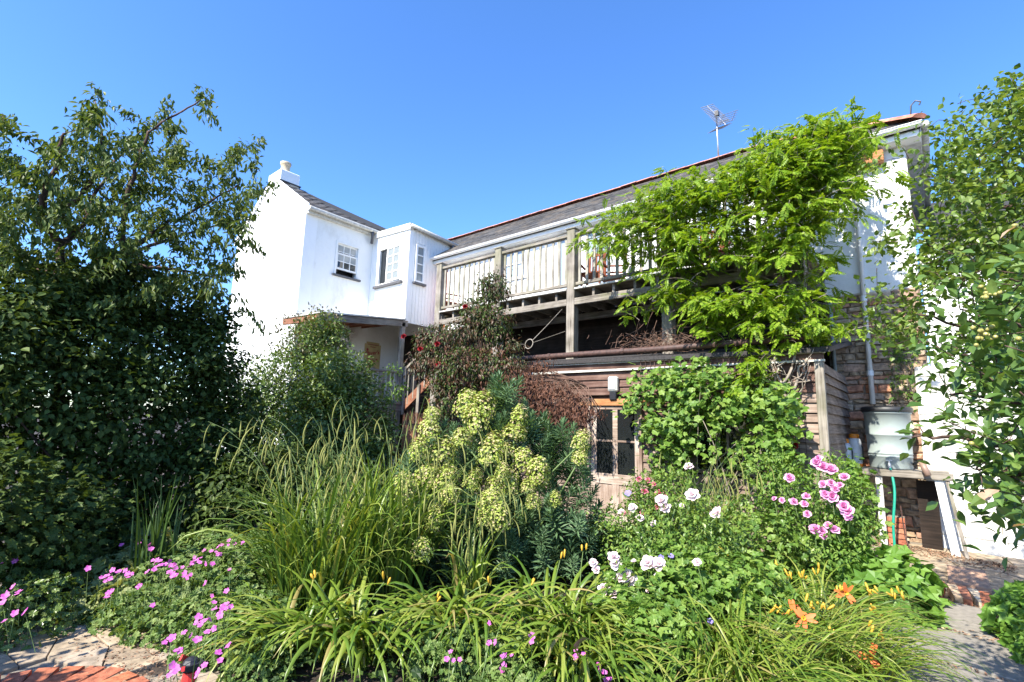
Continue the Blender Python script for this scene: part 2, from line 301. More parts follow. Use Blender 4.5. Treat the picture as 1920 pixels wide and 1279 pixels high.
class MB:
    def __init__(s): s.v = []; s.f = []
    def add(s, V, F):
        n = len(s.v); s.v += [tuple(map(float, p)) for p in V]; s.f += [tuple(i + n for i in f) for f in F]; return s
    def box(s, a, b, j=0.0):
        (x0, y0, z0), (x1, y1, z1) = a, b
        V = [(x0, y0, z0), (x1, y0, z0), (x1, y1, z0), (x0, y1, z0), (x0, y0, z1), (x1, y0, z1), (x1, y1, z1), (x0, y1, z1)]
        if j: V = [tuple(c + random.uniform(-j, j) for c in p) for p in V]
        return s.add(V, [(0, 3, 2, 1), (4, 5, 6, 7), (0, 1, 5, 4), (1, 2, 6, 5), (2, 3, 7, 6), (3, 0, 4, 7)])
    def bar(s, p, q, w, h, up=(0, 0, 1)):
        """a beam from p to q, w across and h along up"""
        p, q, up = np.array(p, float), np.array(q, float), np.array(up, float)
        d = (q - p) / np.linalg.norm(q - p); a = np.cross(d, up); a /= np.linalg.norm(a); b = np.cross(a, d)
        V = [c + a * sx * w / 2 + b * sy * h / 2 for c in (p, q) for sx, sy in ((-1, -1), (1, -1), (1, 1), (-1, 1))]
        return s.add(V, [(0, 1, 2, 3), (7, 6, 5, 4), (0, 4, 5, 1), (1, 5, 6, 2), (2, 6, 7, 3), (3, 7, 4, 0)])
    def prism(s, poly, ax, a, b):
        """polygon in the plane across axis ax, from a to b"""
        n = len(poly); V = []
        for t in (a, b):
            for p in poly: q = list(p); q.insert(ax, t); V.append(q)
        F = [tuple(range(n))[::-1], tuple(range(n, 2 * n))] + [(i, (i + 1) % n, n + (i + 1) % n, n + i) for i in range(n)]
        return s.add(V, F)
    def slab(s, poly, t):
        """a plate: polygon of 3D points thickened by the vector t"""
        n = len(poly); t = np.array(t, float); V = [np.array(p, float) for p in poly] + [np.array(p, float) + t for p in poly]
        return s.add(V, [tuple(range(n))[::-1], tuple(range(n, 2 * n))] + [(i, (i + 1) % n, n + (i + 1) % n, n + i) for i in range(n)])
    def tube(s, pts, rad, n=6):
        pts = [np.array(p, float) for p in pts]; m = len(pts)
        rad = [rad] * m if np.isscalar(rad) else rad
        V = []; F = []; ref = np.array([0.3, 0.5, 0.81])
        for i, p in enumerate(pts):
            d = pts[min(i + 1, m - 1)] - pts[max(i - 1, 0)]; d /= np.linalg.norm(d) + 1e-9
            a = np.cross(d, ref)
            if np.linalg.norm(a) < 0.15: a = np.cross(d, [1, 0, 0])
            a /= np.linalg.norm(a); b = np.cross(d, a)
            for k in range(n):
                t = 2 * math.pi * k / n; V.append(p + (a * math.cos(t) + b * math.sin(t)) * rad[i])
        for i in range(m - 1):
            for k in range(n): F.append((i * n + k, i * n + (k + 1) % n, (i + 1) * n + (k + 1) % n, (i + 1) * n + k))
        F += [tuple(range(n))[::-1], tuple(range((m - 1) * n, m * n))]
        return s.add(V, F)
    def lathe(s, c, prof, n=24):
        """profile of (radius, z) turned about the upright axis through c"""
        V = []; F = []
        for r, z in prof:
            for k in range(n):
                t = 2 * math.pi * k / n; V.append((c[0] + r * math.cos(t), c[1] + r * math.sin(t), c[2] + z))
        for i in range(len(prof) - 1):
            for k in range(n): F.append((i * n + k, i * n + (k + 1) % n, (i + 1) * n + (k + 1) % n, (i + 1) * n + k))
        F += [tuple(range(n))[::-1], tuple(range((len(prof) - 1) * n, len(prof) * n))]
        return s.add(V, F)
    def build(s, name, mat, parent=None, bevel=0.0, smooth=False):
        me = bpy.data.meshes.new(name); o3 = org(parent)
        me.from_pydata([tuple(np.array(p) - o3) for p in s.v], [], s.f); me.materials.append(mat)
        if smooth: me.polygons.foreach_set('use_smooth', [True] * len(me.polygons))
        me.update()
        o = bpy.data.objects.new(name, me); COL.objects.link(o)
        if parent: o.parent = parent
        ORG[o.name] = o3
        if bevel:
            b = o.modifiers.new('bevel', 'BEVEL'); b.width = bevel; b.segments = 1; b.limit_method = 'ANGLE'
        return o
def unit(v): return v / (np.linalg.norm(v, axis=-1, keepdims=True) + 1e-9)
def rand_unit(n): return unit(rng.normal(size=(n, 3)))
def stone_mesh(name, mat, w, h, d, j=0.16):
    """a rough block: back at y = 0, face towards -y, edges worn"""
    V = []; ins = 0.16
    for y, k in ((0, 1.0), (-d * 0.65, 1.0), (-d, 1 - ins)):
        for sx, sz in ((-1, -1), (1, -1), (1, 1), (-1, 1)):
            V.append((sx * w / 2 * k * (1 + random.uniform(-j, j) * .5), y, sz * h / 2 * k * (1 + random.uniform(-j, j))))
    F = [(4 * i + a, 4 * i + (a + 1) % 4, 4 * i + 4 + (a + 1) % 4, 4 * i + 4 + a) for i in (0, 1) for a in range(4)] + [(8, 9, 10, 11), (3, 2, 1, 0)]
    me = bpy.data.meshes.new(name); me.from_pydata(V, [], F); me.materials.append(mat); me.update(); return me

# ------------------------------------------------------------------ leaf templates (y = leaf direction, z = upper side)
def T_oval(w=0.26, fold=0.10, droop=0.12):
    V = np.array([(0, 0, 0), (-w * .8, .25, fold * .8), (-w, .52, fold - droop * .25), (0, 1, -droop), (w, .52, fold - droop * .25), (w * .8, .25, fold * .8), (0, .5, -droop * .2)])
    return V, np.array([(0, 6, 1), (1, 6, 2), (2, 6, 3), (3, 6, 4), (4, 6, 5), (5, 6, 0)])
def T_lance(w=0.16, droop=0.2):
    V = np.array([(0, 0, 0), (-w, .4, .05), (0, .45, -.02), (w, .4, .05), (0, 1, -droop)])
    return V, np.array([(0, 2, 1), (1, 2, 4), (4, 2, 3), (3, 2, 0)])
def T_lobed(lobes=5, tip=0.58, sin=0.33, cup=0.10):
    V = [(0, 0.42, -0.05)]; n = lobes * 2
    V.append((0, 0.05, 0))
    for i in range(n - 1):
        a = -math.pi / 2 + (i + 1) * 2 * math.pi / n - 0.0
        r = tip if i % 2 == 0 else sin
        if i in (0, n - 2): r = tip * .8
        V.append((math.cos(a) * r * -1, 0.42 + math.sin(a) * r, cup * (r / tip) ** 2 * (1 if i % 2 else -.4)))
    V = np.array(V); k = len(V) - 1
    return V, np.array([(0, 1 + (i + 1) % k, 1 + i) for i in range(k)])
def T_pinnate(pairs=6, ll=0.30, w=0.062, droop=0.30):
    V = []; F = []
    def leaflet(p, d, l):
        n = len(V); s = np.array([-d[1], d[0], 0]); p = np.array(p)
        q = p + d * l * .45; t = p + d * l + np.array([0, 0, -l * .35])
        V.extend([p, q + s * w + (0, 0, -.03), t, q - s * w + (0, 0, -.03)]); F.extend([(n, n + 2, n + 1), (n, n + 3, n + 2)])
    for i in range(pairs):
        y = .18 + .74 * i / pairs; z = -droop * y * y
        l = ll * (1.0 - .35 * abs(i / pairs - .4))
        for s in (-1, 1):
            a = R(62 - 22 * i / pairs); leaflet((0, y, z), np.array([s * math.sin(a), math.cos(a), 0]), l)
    leaflet((0, .9, -droop * .81), np.array([0, 1., 0]), ll)
    return np.array(V), np.array(F)
def T_shoot(n=46, ll=0.34, w=0.030):
    """an upright shoot whorled with narrow leaves"""
    V = []; F = []
    for i in range(n):
        t = i / n; y = 0.25 + .72 * t; a = i * 2.39996; e = R(8 + 62 * t ** 1.6); l = ll * (1.05 - .45 * t) * random.uniform(.85, 1.1)
        d = np.array([math.cos(a) * math.cos(e), math.sin(e), math.sin(a) * math.cos(e)]); s = np.array([-math.sin(a), 0, math.cos(a)])
        p = np.array([0, y, 0.]); q = p + d * l * .55 + np.array([0, .01, 0]); tp = p + d * l + np.array([0, -.05 * l, 0]); k = len(V)
        V.extend([p, q + s * w, tp, q - s * w]); F.extend([(k, k + 1, k + 2), (k, k + 2, k + 3)])
    return np.array(V), np.array(F)
def scatter(name, T, P, D, U, S, mat, parent=None, jit=0.26):
    """one mesh of many leaves: T at points P, pointing along D, upper side near U, of size S"""
    V, F = T; P = np.asarray(P); n = len(P)
    Y = unit(np.asarray(D)); X = unit(np.cross(Y, np.asarray(U) + 1e-4)); Z = np.cross(X, Y)
    S = np.broadcast_to(np.asarray(S, float), (n,))
    sx = S * rng.uniform(1 - jit, 1 + jit, n)
    A = P[:, None, :] + (V[None, :, 0:1] * sx[:, None, None]) * X[:, None] + (V[None, :, 1:2] * S[:, None, None]) * Y[:, None] + (V[None, :, 2:3] * S[:, None, None]) * Z[:, None]
    FF = F[None] + (np.arange(n) * len(V))[:, None, None]
    me = fast_mesh(name, A.reshape(-1, 3) - org(parent), FF.reshape(-1, F.shape[1]), mat)
    o = bpy.data.objects.new(name, me); COL.objects.link(o)
    if parent: o.parent = parent
    ORG[o.name] = org(parent)
    return o
def arcs(B, az, L, a0, a1, K=7, p=1.3):
    """paths that start at B with elevation a0 and bend over to a1"""
    t = np.linspace(0, 1, K + 1)[None, 1:] - .5 / K
    ang = a0[:, None] + (a1 - a0)[:, None] * t ** p
    st = (L / K)[:, None]
    r = np.concatenate([np.zeros((len(L), 1)), np.cumsum(np.cos(ang) * st, 1)], 1); z = np.concatenate([np.zeros((len(L), 1)), np.cumsum(np.sin(ang) * st, 1)], 1)
    return np.stack([B[:, 0:1] + np.cos(az)[:, None] * r, B[:, 1:2] + np.sin(az)[:, None] * r, B[:, 2:3] + z], -1)
def strips(name, P, az, W, mat, parent=None, prof=None, fold=0.25, twist=0.0):
    """flat folded blades along paths P (n, K+1, 3)"""
    n, K1, _ = P.shape
    if prof is None: prof = np.clip(np.minimum(0.55 + np.linspace(0, 1, K1) * 1.6, 1.0) * (1 - np.linspace(0, 1, K1) ** 3), 0.03, 1)
    tg = unit(np.gradient(P, axis=1)); side = np.stack([-np.sin(az), np.cos(az), np.zeros(n)], -1)[:, None, :] * np.ones((1, K1, 1))
    nr = np.cross(side, tg)
    if twist:
        th = (rng.normal(0, twist, n)[:, None] * np.linspace(0.2, 1, K1)[None])[..., None]; side = side * np.cos(th) + nr * np.sin(th); nr = np.cross(side, tg)
    w = (W[:, None] * prof[None])[..., None] / 2
    A = np.stack([P - side * w, P - nr * w * fold * 2, P + side * w], 2)       # n, K1, 3, 3
    idx = np.arange(n * K1 * 3).reshape(n, K1, 3)
    q = np.stack([np.stack([idx[:, :-1, a], idx[:, :-1, a + 1], idx[:, 1:, a + 1], idx[:, 1:, a]], -1) for a in (0, 1)], 2)
    me = fast_mesh(name, A.reshape(-1, 3) - org(parent), q.reshape(-1, 4), mat, True)
    o = bpy.data.objects.new(name, me); COL.objects.link(o)
    if parent: o.parent = parent
    ORG[o.name] = org(parent)
    return o
def tubes(name, P, az, rad, mat, parent=None, m=4):
    """round stems along paths; rad (n, K+1)"""
    n, K1, _ = P.shape
    tg = unit(np.gradient(P, axis=1)); side = np.stack([-np.sin(az), np.cos(az), np.zeros(n)], -1)[:, None, :] * np.ones((1, K1, 1)); nr = np.cross(side, tg)
    A = np.stack([P + (side * math.cos(2 * math.pi * k / m) + nr * math.sin(2 * math.pi * k / m)) * rad[..., None] for k in range(m)], 2)
    idx = np.arange(n * K1 * m).reshape(n, K1, m)
    q = np.stack([np.stack([idx[:, :-1, k], idx[:, :-1, (k + 1) % m], idx[:, 1:, (k + 1) % m], idx[:, 1:, k]], -1) for k in range(m)], 2)
    me = fast_mesh(name, A.reshape(-1, 3) - org(parent), q.reshape(-1, 4), mat, True)
    o = bpy.data.objects.new(name, me); COL.objects.link(o)
    if parent: o.parent = parent
    ORG[o.name] = org(parent)
    return o

# ================================================================== GROUND AND SKY-LINE
g = MB(); GX = np.linspace(-9, 3, 41); GY = np.linspace(-3, 11, 47)
big = MB().add([(-600, -600, -0.03), (600, -600, -0.03), (600, 600, -0.03), (-600, 600, -0.03)], [(0, 1, 2, 3)])
tag(big.build('ground', M['soil']), kind='structure')
V = []; 
for yy in GY:
    for xx in GX:
        edge = min(xx + 9, 3 - xx, yy + 3, 11 - yy); h = 0.012 * math.sin(xx * 3.1 + yy) + 0.01 * math.sin(yy * 4.3 - xx * 2)
        V.append((xx, yy, (h + 0.002 if edge > .2 else -0.026)))
nX = len(GX)
tag(MB().add(V, [(j * nX + i, j * nX + i + 1, (j + 1) * nX + i + 1, (j + 1) * nX + i) for j in range(len(GY) - 1) for i in range(nX - 1)]).build('garden_bed', M['soil'], smooth=True), kind='structure')

# ================================================================== MAIN HOUSE (right-hand range, slate roof)
YW, ZE, YG = 9.70, 6.32, 9.46               # wall plane, eave height, gutter line
YR, ZR = 12.0, 8.05                         # ridge
XH = 0.20                                   # hip corner
house = thing('main_house', 'long white house with slate roof, red ridge tiles and rubble stone base', 'house', (-5, YW, 0))
MB().box((-14.6, YW, 4.16), (-1.02, YW + .4, ZE + .05)).build('balcony_wall', M['white'], house)
wl = MB().box((-1.25, YW - .03, 3.80), (0.0, YW + .39, ZE + .045), .0)
wl.build('upper_wall', M['white2'], house, bevel=.02)
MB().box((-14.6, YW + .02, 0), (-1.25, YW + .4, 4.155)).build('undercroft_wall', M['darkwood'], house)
sw = MB().box((-1.25, YW, 0), (0.0, YW + .4, 3.797)).build('stone_wall', M['mortar'], house)
MB().box((-.4, YW + .41, 0), (-.02, 15, ZE)).build('end_wall', M['white2'], house)
# rubble stones, course by course
protos = [stone_mesh('stone', M['stone'], 1, 1, .05, .42) for _ in range(9)]
z = 0.02; ns = 0
while z < 3.74:
    h = random.choice([.045, .06, .075, .095, .12, .14]); x = -1.22 + random.uniform(-.02, .05)
    while x < -0.06:
        w = min(random.choice([random.uniform(.09, .18), random.uniform(.18, .38)]), -0.005 - x)
        if w > .06 and ns < 298:
            o = bpy.data.objects.new('stone', random.choice(protos)); COL.objects.link(o); o.parent = sw; ns += 1
            o.location = Vector(np.array((x + w / 2, YW + .004, z + h / 2)) - org(sw)); o.scale = (w * .95, random.uniform(.7, 1.2), h * .9); o.rotation_euler = (0, random.uniform(-.09, .09), 0)
        x += w + .012
    z += h + .014
# roof: underlay, slates, ridge and hip tiles
slope = np.array([0, YR - YG, ZR - ZE]); SL = np.linalg.norm(slope); sd = slope / SL; nrm = np.array([0, -sd[2], sd[1]])
XL = -14.4
rf = MB().slab([(XL, YG - .06, ZE + .02), (XH, YG - .06, ZE + .02), (XH - (YR - YG), YR, ZR), (XL, YR, ZR)], (0, .02, -.09))
rf.slab([(XH, YG - .06, ZE + .02), (XH, 14.6, ZE + .02), (XH - (YR - YG), YR, ZR)], (-.02, 0, -.09))
rf.slab([(XL, 14.6, ZE + .02), (XL, YR, ZR), (XH - (YR - YG), YR, ZR), (XH, 14.6, ZE + .02)], (0, -.02, -.09))
roof = rf.build('roof', M['under'], house)
def slate_v(w, l, j):
    return [(-w / 2, 0, random.uniform(0, j)), (w / 2, 0, random.uniform(0, j)), (w / 2, l, 0), (-w / 2, l, 0)]
sp = []
for k in range(5):
    me = bpy.data.meshes.new('slate'); v = slate_v(.30, .30, .006); t = .011
    me.from_pydata([(a, b, c + t) for a, b, c in v] + [(a, b, c) for a, b, c in v], [], [(0, 1, 2, 3), (0, 4, 5, 1), (1, 5, 6, 2), (3, 7, 4, 0)]); me.materials.append(M['slate']); me.update(); sp.append(me)
rot = Matrix(((1, 0, 0), (0, sd[1], -sd[2]), (0, sd[2], sd[1])))
cells = []
row = 0; d = 0.0; EX = .20
while d < SL - .12:
    x = XL + .15 * (row % 2); xmax = XH - (YR - YG) * (d / SL)
    while x < xmax - .05:
        cells.append((x + .15, d)); x += .305
    d += EX; row += 1
cells.sort(key=lambda c: -c[0])
rest = MB(); cnt = 0
for x, d in cells:
    p = np.array([x, YG - .06, ZE + .02]) + sd * d + nrm * .006
    tilt = Matrix.Rotation(R(2.6) + random.gauss(0, .006), 3, 'X') @ Matrix.Rotation(random.gauss(0, .012), 3, 'Z')
    mt = rot @ tilt.transposed() if False else rot @ Matrix.Rotation(-R(2.6) - random.gauss(0, .006), 3, 'X') @ Matrix.Rotation(random.gauss(0, .012), 3, 'Z')
    if -12 < x and cnt < 296 and x > -9.5:
        o = bpy.data.objects.new('slate', random.choice(sp)); COL.objects.link(o); o.parent = roof; cnt += 1
        o.matrix_local = Matrix.Translation(Vector(p - org(roof) + nrm * .012)) @ mt.to_4x4()
    else:
        me = random.choice(sp)
        rest.add([np.array(mt @ v.co) + p + nrm * .012 for v in me.vertices], [tuple(f.vertices) for f in me.polygons])
o = rest.build('slate_courses', M['slate'], roof); o['kind'] = 'stuff'
def ridge_mesh(l):
    mb = MB(); V = []
    for x in (0, l):
        for a in range(7):
            t = R(-58 + a * 116 / 6); V.append((x, math.sin(t) * .17, math.cos(t) * .16 - .03))
    return mb.add(V, [(i, i + 1, i + 8, i + 7) for i in range(6)] + [tuple(range(7)), tuple(range(13, 6, -1))])
rm = bpy.data.meshes.new('ridge_tile'); b = ridge_mesh(.45); rm.from_pydata(b.v, [], b.f); rm.materials.append(M['terracotta']); rm.update()
x = XL
while x < XH - (YR - YG) - .2:
    o = link('ridge_tile', rm, roof, (x, YR, ZR + .03 + random.uniform(-.006, .01))); o.rotation_euler = (random.gauss(0, .02), random.gauss(0, .01), random.gauss(0, .01)); x += .457
hip0 = np.array([XH, YG - .06, ZE + .03]); hip1 = np.array([XH - (YR - YG), YR, ZR + .03]); hd = unit(hip1 - hip0); hl = np.linalg.norm(hip1 - hip0)
hx = Vector(hd); hz = Vector((0.35, -0.35, .85)); hz = (hz - hx * hz.dot(hx)).normalized(); hy = hz.cross(hx)
hm = Matrix((hx, hy, hz)).transposed().to_4x4()
t = 0.0
while t < hl - .2:
    o = link('hip_tile', rm, roof); o.matrix_local = Matrix.Translation(Vector(hip0 + hd * t - org(roof))) @ hm; t += .457
# white gutter, fascia, soffit, brackets
mb = MB(); V = []; 
for x in (-12.2, XH + .03):
    for a in range(7):
        q = R(180 + a * 30); V.append((x, YG - .09 + math.cos(q) * .062, ZE + .0 + math.sin(q) * .062))
mb.add(V, [(i, i + 1, i + 8, i + 7) for i in range(6)] + [tuple(range(7)), tuple(range(13, 6, -1))])
mb.tube([(-12.2, YG - .155, ZE + .003), (XH + .03, YG - .155, ZE + .003)], .008, 6)
mb.build('gutter', M['whitepaint'], house)
mb = MB()
for a in range(7):
    pass
MB().box((-12.2, YG - .018, ZE - .16), (XH, YG + .01, ZE + .03)).box((-12.2, YG + .01, ZE - .17), (XH, YW, ZE - .14)).build('fascia_board', M['whitepaint'], house, bevel=.006)
MB().box((XH - .02, YG - .018, ZE - .16), (XH + .012, 14.4, ZE + .03)).box((0.0, YW - .03, ZE - .168), (XH - .02, 14.4, ZE - .142)).build('end_fascia', M['oldwhite'], house, bevel=.006)
MB().tube([(XH + .06, YG, ZE), (XH + .06, 14.4, ZE)], .06, 10).build('end_gutter', M['oldwhite'], house, smooth=True)
MB().box((-1.3, YW - .2, ZE - .40), (-.28, YW - .031, ZE - .20)).build('timber_beam', M['orangewood'], house, bevel=.01)
MB().tube([(XH - .1, YG - .05, ZE + .12), (XH - .08, YG - .05, ZE + .34), (XH - .02, YG - .05, ZE + .40), (XH + .04, YG - .05, ZE + .36), (XH + .02, YG - .05, ZE + .31)], .012, 6).build('hook', M['darkmetal'], house)
# white rainwater pipe with collars, smaller grey pipe
pt, pb = at(1, YW - .1, 1601, 345), at(1, YW - .1, 1634, 752)
pp = MB().tube([(pt[0], YG - .09, ZE - .06), (pt[0], YG - .09, ZE - .16), (pt[0], YW - .1, ZE - .45), (pt[0], YW - .1, 2.02)], .036, 12).build('downpipe', M['whitepaint'], house, smooth=True)
mb = MB()
for zz in (5.35, 3.7, 2.5): mb.lathe((pt[0], YW - .1, zz), [(.046, -.04), (.046, .04)], 12)
mb.build('pipe_collar', M['whitepaint'], house)
q0, q1 = at(1, YW - .1, 1556, 565), at(1, YW - .1, 1566, 640)
MB().tube([(q0[0], YW - .1, q0[2]), (q0[0], YW - .1, 2.4)], .028, 10).build('waste_pipe', M['butt'], house, smooth=True)
# glazed doors and windows behind the balcony
def glazing(parent, name, x0, x1, z0, z1, y, cols, rows, pane, fr=.07, bar=.03, frame=None, depth=.05, sill=False):
    """a framed opening in a wall facing -y, its panes each a piece"""
    frame = frame or M['whitepaint']
    f = MB().box((x0, y - depth, z0), (x0 + fr, y + .01, z1)).box((x1 - fr, y - depth, z0), (x1, y + .01, z1)).box((x0 + fr, y - depth, z1 - fr), (x1 - fr, y + .01, z1)).box((x0 + fr, y - depth, z0), (x1 - fr, y + .01, z0 + fr))
    W = (x1 - x0 - 2 * fr - bar * (cols - 1)) / cols; H = (z1 - z0 - 2 * fr - bar * (rows - 1)) / rows
    for c in range(1, cols): xx = x0 + fr + c * W + (c - 1) * bar; f.box((xx, y - depth + .008, z0 + fr), (xx + bar, y + .005, z1 - fr))
    for r in range(1, rows): zz = z0 + fr + r * H + (r - 1) * bar; f.box((x0 + fr, y - depth + .011, zz), (x1 - fr, y + .004, zz + bar))
    fo = f.build(name, frame, parent)
    for c in range(cols):
        for r in range(rows):
            xx = x0 + fr + c * (W + bar); zz = z0 + fr + r * (H + bar)
            MB().box((xx - .004, y - .014, zz - .004), (xx + W + .004, y - .002, zz + H + .004)).build('pane', pane, fo)
    return fo
glazing(house, 'glazed_door', -6.75, -5.25, 4.22, 6.14, YW, 2, 1, M['blueglass'], .10, .12)
glazing(house, 'window', -8.9, -7.7, 5.25, 6.1, YW, 3, 2, M['blueglass'])
glazing(house, 'window', -3.4, -2.3, 5.1, 6.1, YW, 2, 2, M['blueglass'])
MB().box((at(1, YW, 826, 540)[0], YW - .03, 4.2), (at(1, YW, 838, 540)[0], YW - .002, 6.0)).build('brick_pier', M['brick'], house)
# ---- television aerial on the ridge
ab = np.array([-3.58, YR + .02, ZR + .1]); top = atd(1339, 215, math.hypot(ab[0], ab[1]))
aer = thing('tv_aerial', 'silver television aerial with many rods on a thin mast above the ridge', 'aerial', ab)
MB().tube([ab - (0, 0, .1), (ab[0] - .01, ab[1], top[2] + .1)], .022, 8).build('mast', M['alu'], aer, smooth=True)
c0, c1 = atd(1326, 199, 12.45), atd(1358, 231, 12.6)
bd = unit(c1 - c0); MB().tube([c0, c1 + bd * .05], .016, 6).build('boom', M['alu'], aer)
ev = unit(cr * .8 + ur * .36 + _f * .3)
for k in range(15):
    p = c0 + (c1 - c0) * (k / 14.0) ** .9; MB().tube([p - ev * .21, p + ev * .21], .013, 5).build('rod', M['alu'], aer)
mb = MB(); wv = unit(np.cross(bd, ev)); pc = c1 + bd * .03
for s in (-1, 1):
    for k in range(5): q = pc + wv * s * (.06 + .06 * k) + bd * (-.02 * k); mb.tube([q - ev * .28, q + ev * .28], .008, 4)
    for e in (-.2, .2): mb.tube([pc + wv * s * .03 + ev * e, pc + wv * s * .31 + ev * e - bd * .09], .006, 4)
mb.build('reflector', M['alu'], aer)
MB().box(tuple(np.array((ab[0], ab[1], top[2])) - (.05, .05, .06)), tuple(np.array((ab[0], ab[1], top[2])) + (.05, .05, .06))).build('clamp', M['darkmetal'], aer)

# ================================================================== BALCONY
YF = 8.0; PX = [-9.18, -7.22, -5.28, -3.33, -1.36]
bal = thing('balcony', 'weathered grey timber balcony with posts and balusters along the white house', 'balcony', (-5.3, YF + .1, 0))
for i, x in enumerate(PX):
    zt = 5.85 if i == 4 else 5.43
    MB().box((x - .09, YF, 0), (x + .09, YF + .18, zt)).build('post', M['greywood_z'], bal, bevel=.012)
    MB().box((x - .11, YF - .02, zt), (x + .11, YF + .2, zt + .03)).build('post_cap', M['greywood_x'], bal, bevel=.006)
bm = {}
for i in range(4):
    a, b = PX[i] + .09, PX[i + 1] - .09
    MB().box((a, YF + .03, 5.29), (b, YF + .14, 5.35)).build('handrail', M['greywood_x'], bal, bevel=.008)
    MB().box((a, YF + .05, 4.275), (b, YF + .12, 4.335)).build('bottom_rail', M['greywood_x'], bal, bevel=.006)
    MB().box((a, YF + .01, 3.87), (b, YF + .07, 4.005)).build('beam', M['greywood_x'], bal, bevel=.008)
    MB().box((a, YF - .005, 4.178), (b, YF + .06, 4.212)).build('deck_edge', M['oldwhite'], bal, bevel=.004)
    for k in range(11):
        w = random.choice([.052, .056, .062])
        if w not in bm:
            mb = MB().box((-w / 2, -.013, 0), (w / 2, .013, .955)); me = bpy.data.meshes.new('baluster'); me.from_pydata(mb.v, [], mb.f); me.materials.append(M['baluster']); bm[w] = me
        x = a + .075 + k * (b - a - .15) / 10
        o = link('baluster', bm[w], bal, (x + random.gauss(0, .004), YF + .085, 4.335)); o.rotation_euler = (0, random.gauss(0, .006), random.gauss(0, .08))
for k in range(19):
    x = -9.1 + k * .43; MB().box((x - .025, YF + .075, 4.006), (x + .025, YW - .01, 4.176)).build('joist', M['greywood_y'], bal)
for k in range(12):
    y = YF + .065 + k * .135; MB().box((-9.26, y, 4.18), (-1.2, y + .128, 4.208)).build('deck_board', M['greywood_x'], bal)
MB().box((-9.2, 9.3, 3.86), (-1.25, 9.36, 4.004)).build('rear_beam', M['greywood_x'], bal)
# chairs and table standing on the balcony
def chair(px, y, rz, label, lean=0):
    b = at(1, y, px, 540); t = thing('wooden_chair', label, 'chair', (b[0], y, 4.21), 'wooden chairs standing on the balcony')
    t.rotation_euler = (0, 0, rz); c = np.array([b[0], y, 4.21])
    MB().box(tuple(c + (-.22, -.22, .42)), tuple(c + (.22, .22, .46))).build('seat', M['chairwood'], t, bevel=.006)
    for sx in (-1, 1):
        MB().box(tuple(c + (sx * .19 - .02, -.21, 0)), tuple(c + (sx * .19 + .02, -.17, .42))).build('leg', M['chairwood'], t)
        MB().bar(c + (sx * .19, .19, 0), c + (sx * .19, .27, .98), .045, .04, (0, 1, 0)).build('leg', M['chairwood'], t)
        MB().box(tuple(c + (sx * .23 - .02, -.22, .63)), tuple(c + (sx * .23 + .02, .22, .66))).build('arm', M['chairwood'], t)
    for k in range(5): MB().bar(c + (-.14 + .07 * k, .225, .47), c + (-.14 + .07 * k, .27, .93), .04, .015, (0, 1, 0)).build('slat', M['chairwood'], t)
    MB().box(tuple(c + (-.21, .25, .93)), tuple(c + (.21, .28, 1.0))).build('top_rail', M['chairwood'], t)
chair(1112, 8.75, R(15), 'red brown slatted chair behind the balusters just past the third balcony post')
chair(1150, 9.2, R(-60), 'red brown slatted chair turned sideways, close to the house wall on the balcony')
chair(1345, 8.9, R(30), 'wooden chair mostly covered by the wisteria on the balcony')
chair(845, 8.9, R(160), 'wooden chair at the far end of the balcony beside the extension')

# ---- pulley ring and line hanging under the balcony
rp0, rp1 = at(1, 8.0, 992, 645), at(1, 7.98, 1054, 580)
pl = thing('washing_line', 'pale washing line with a ring pulley tied under the balcony', 'washing line', rp0)
V = []; mb = MB(); rr = .10
mb.tube([rp0 + (math.cos(a) * rr, .02 * math.sin(a), math.sin(a) * rr) for a in np.linspace(0, 2 * math.pi, 21)], .011, 6).build('ring', M['greywood_z'], pl, smooth=True)
MB().tube([rp0 + (rr * .8, 0, rr * .6), (rp0 + rp1) / 2 - (0, 0, .01), rp1], .008, 5).tube([rp0 + (-rr, 0, 0), rp0 + (-.9, .3, .12)], .004, 4).tube([rp0 + (rr, 0, .02), (-5.37, 7.99, rp0[2] + .18)], .004, 4).build('line', M['greywood_z'], pl)

# ================================================================== SHED
YS, XS0, XS1, ZT = 7.30, -7.0, -1.02, 2.45
shed = thing('garden_shed', 'low weathered clapboard shed with glazed door under the balcony', 'shed', (-4, YS, 0))
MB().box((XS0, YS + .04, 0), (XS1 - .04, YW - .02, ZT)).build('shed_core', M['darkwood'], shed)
DX0, DX1 = -4.43, -3.46
wins = [(-5.75, -4.95, 1.42, 1.92), (-2.65, -1.75, 1.0, 1.75)]
def segs(z0, z1):
    cut = [(XS0, XS0), (XS1 - .09, XS1 - .09)]
    holes = [(DX0, DX1)] if z0 < 2.02 else []
    holes += [(a - .05, b + .05) for a, b, c, d in wins if z1 > c and z0 < d]
    xs = XS0; out = []
    for a, b in sorted(holes): out.append((xs, a)); xs = b
    out.append((xs, XS1 - .09)); return [(a, b) for a, b in out if b - a > .05]
z = 0.02; bh = .128; r = 0
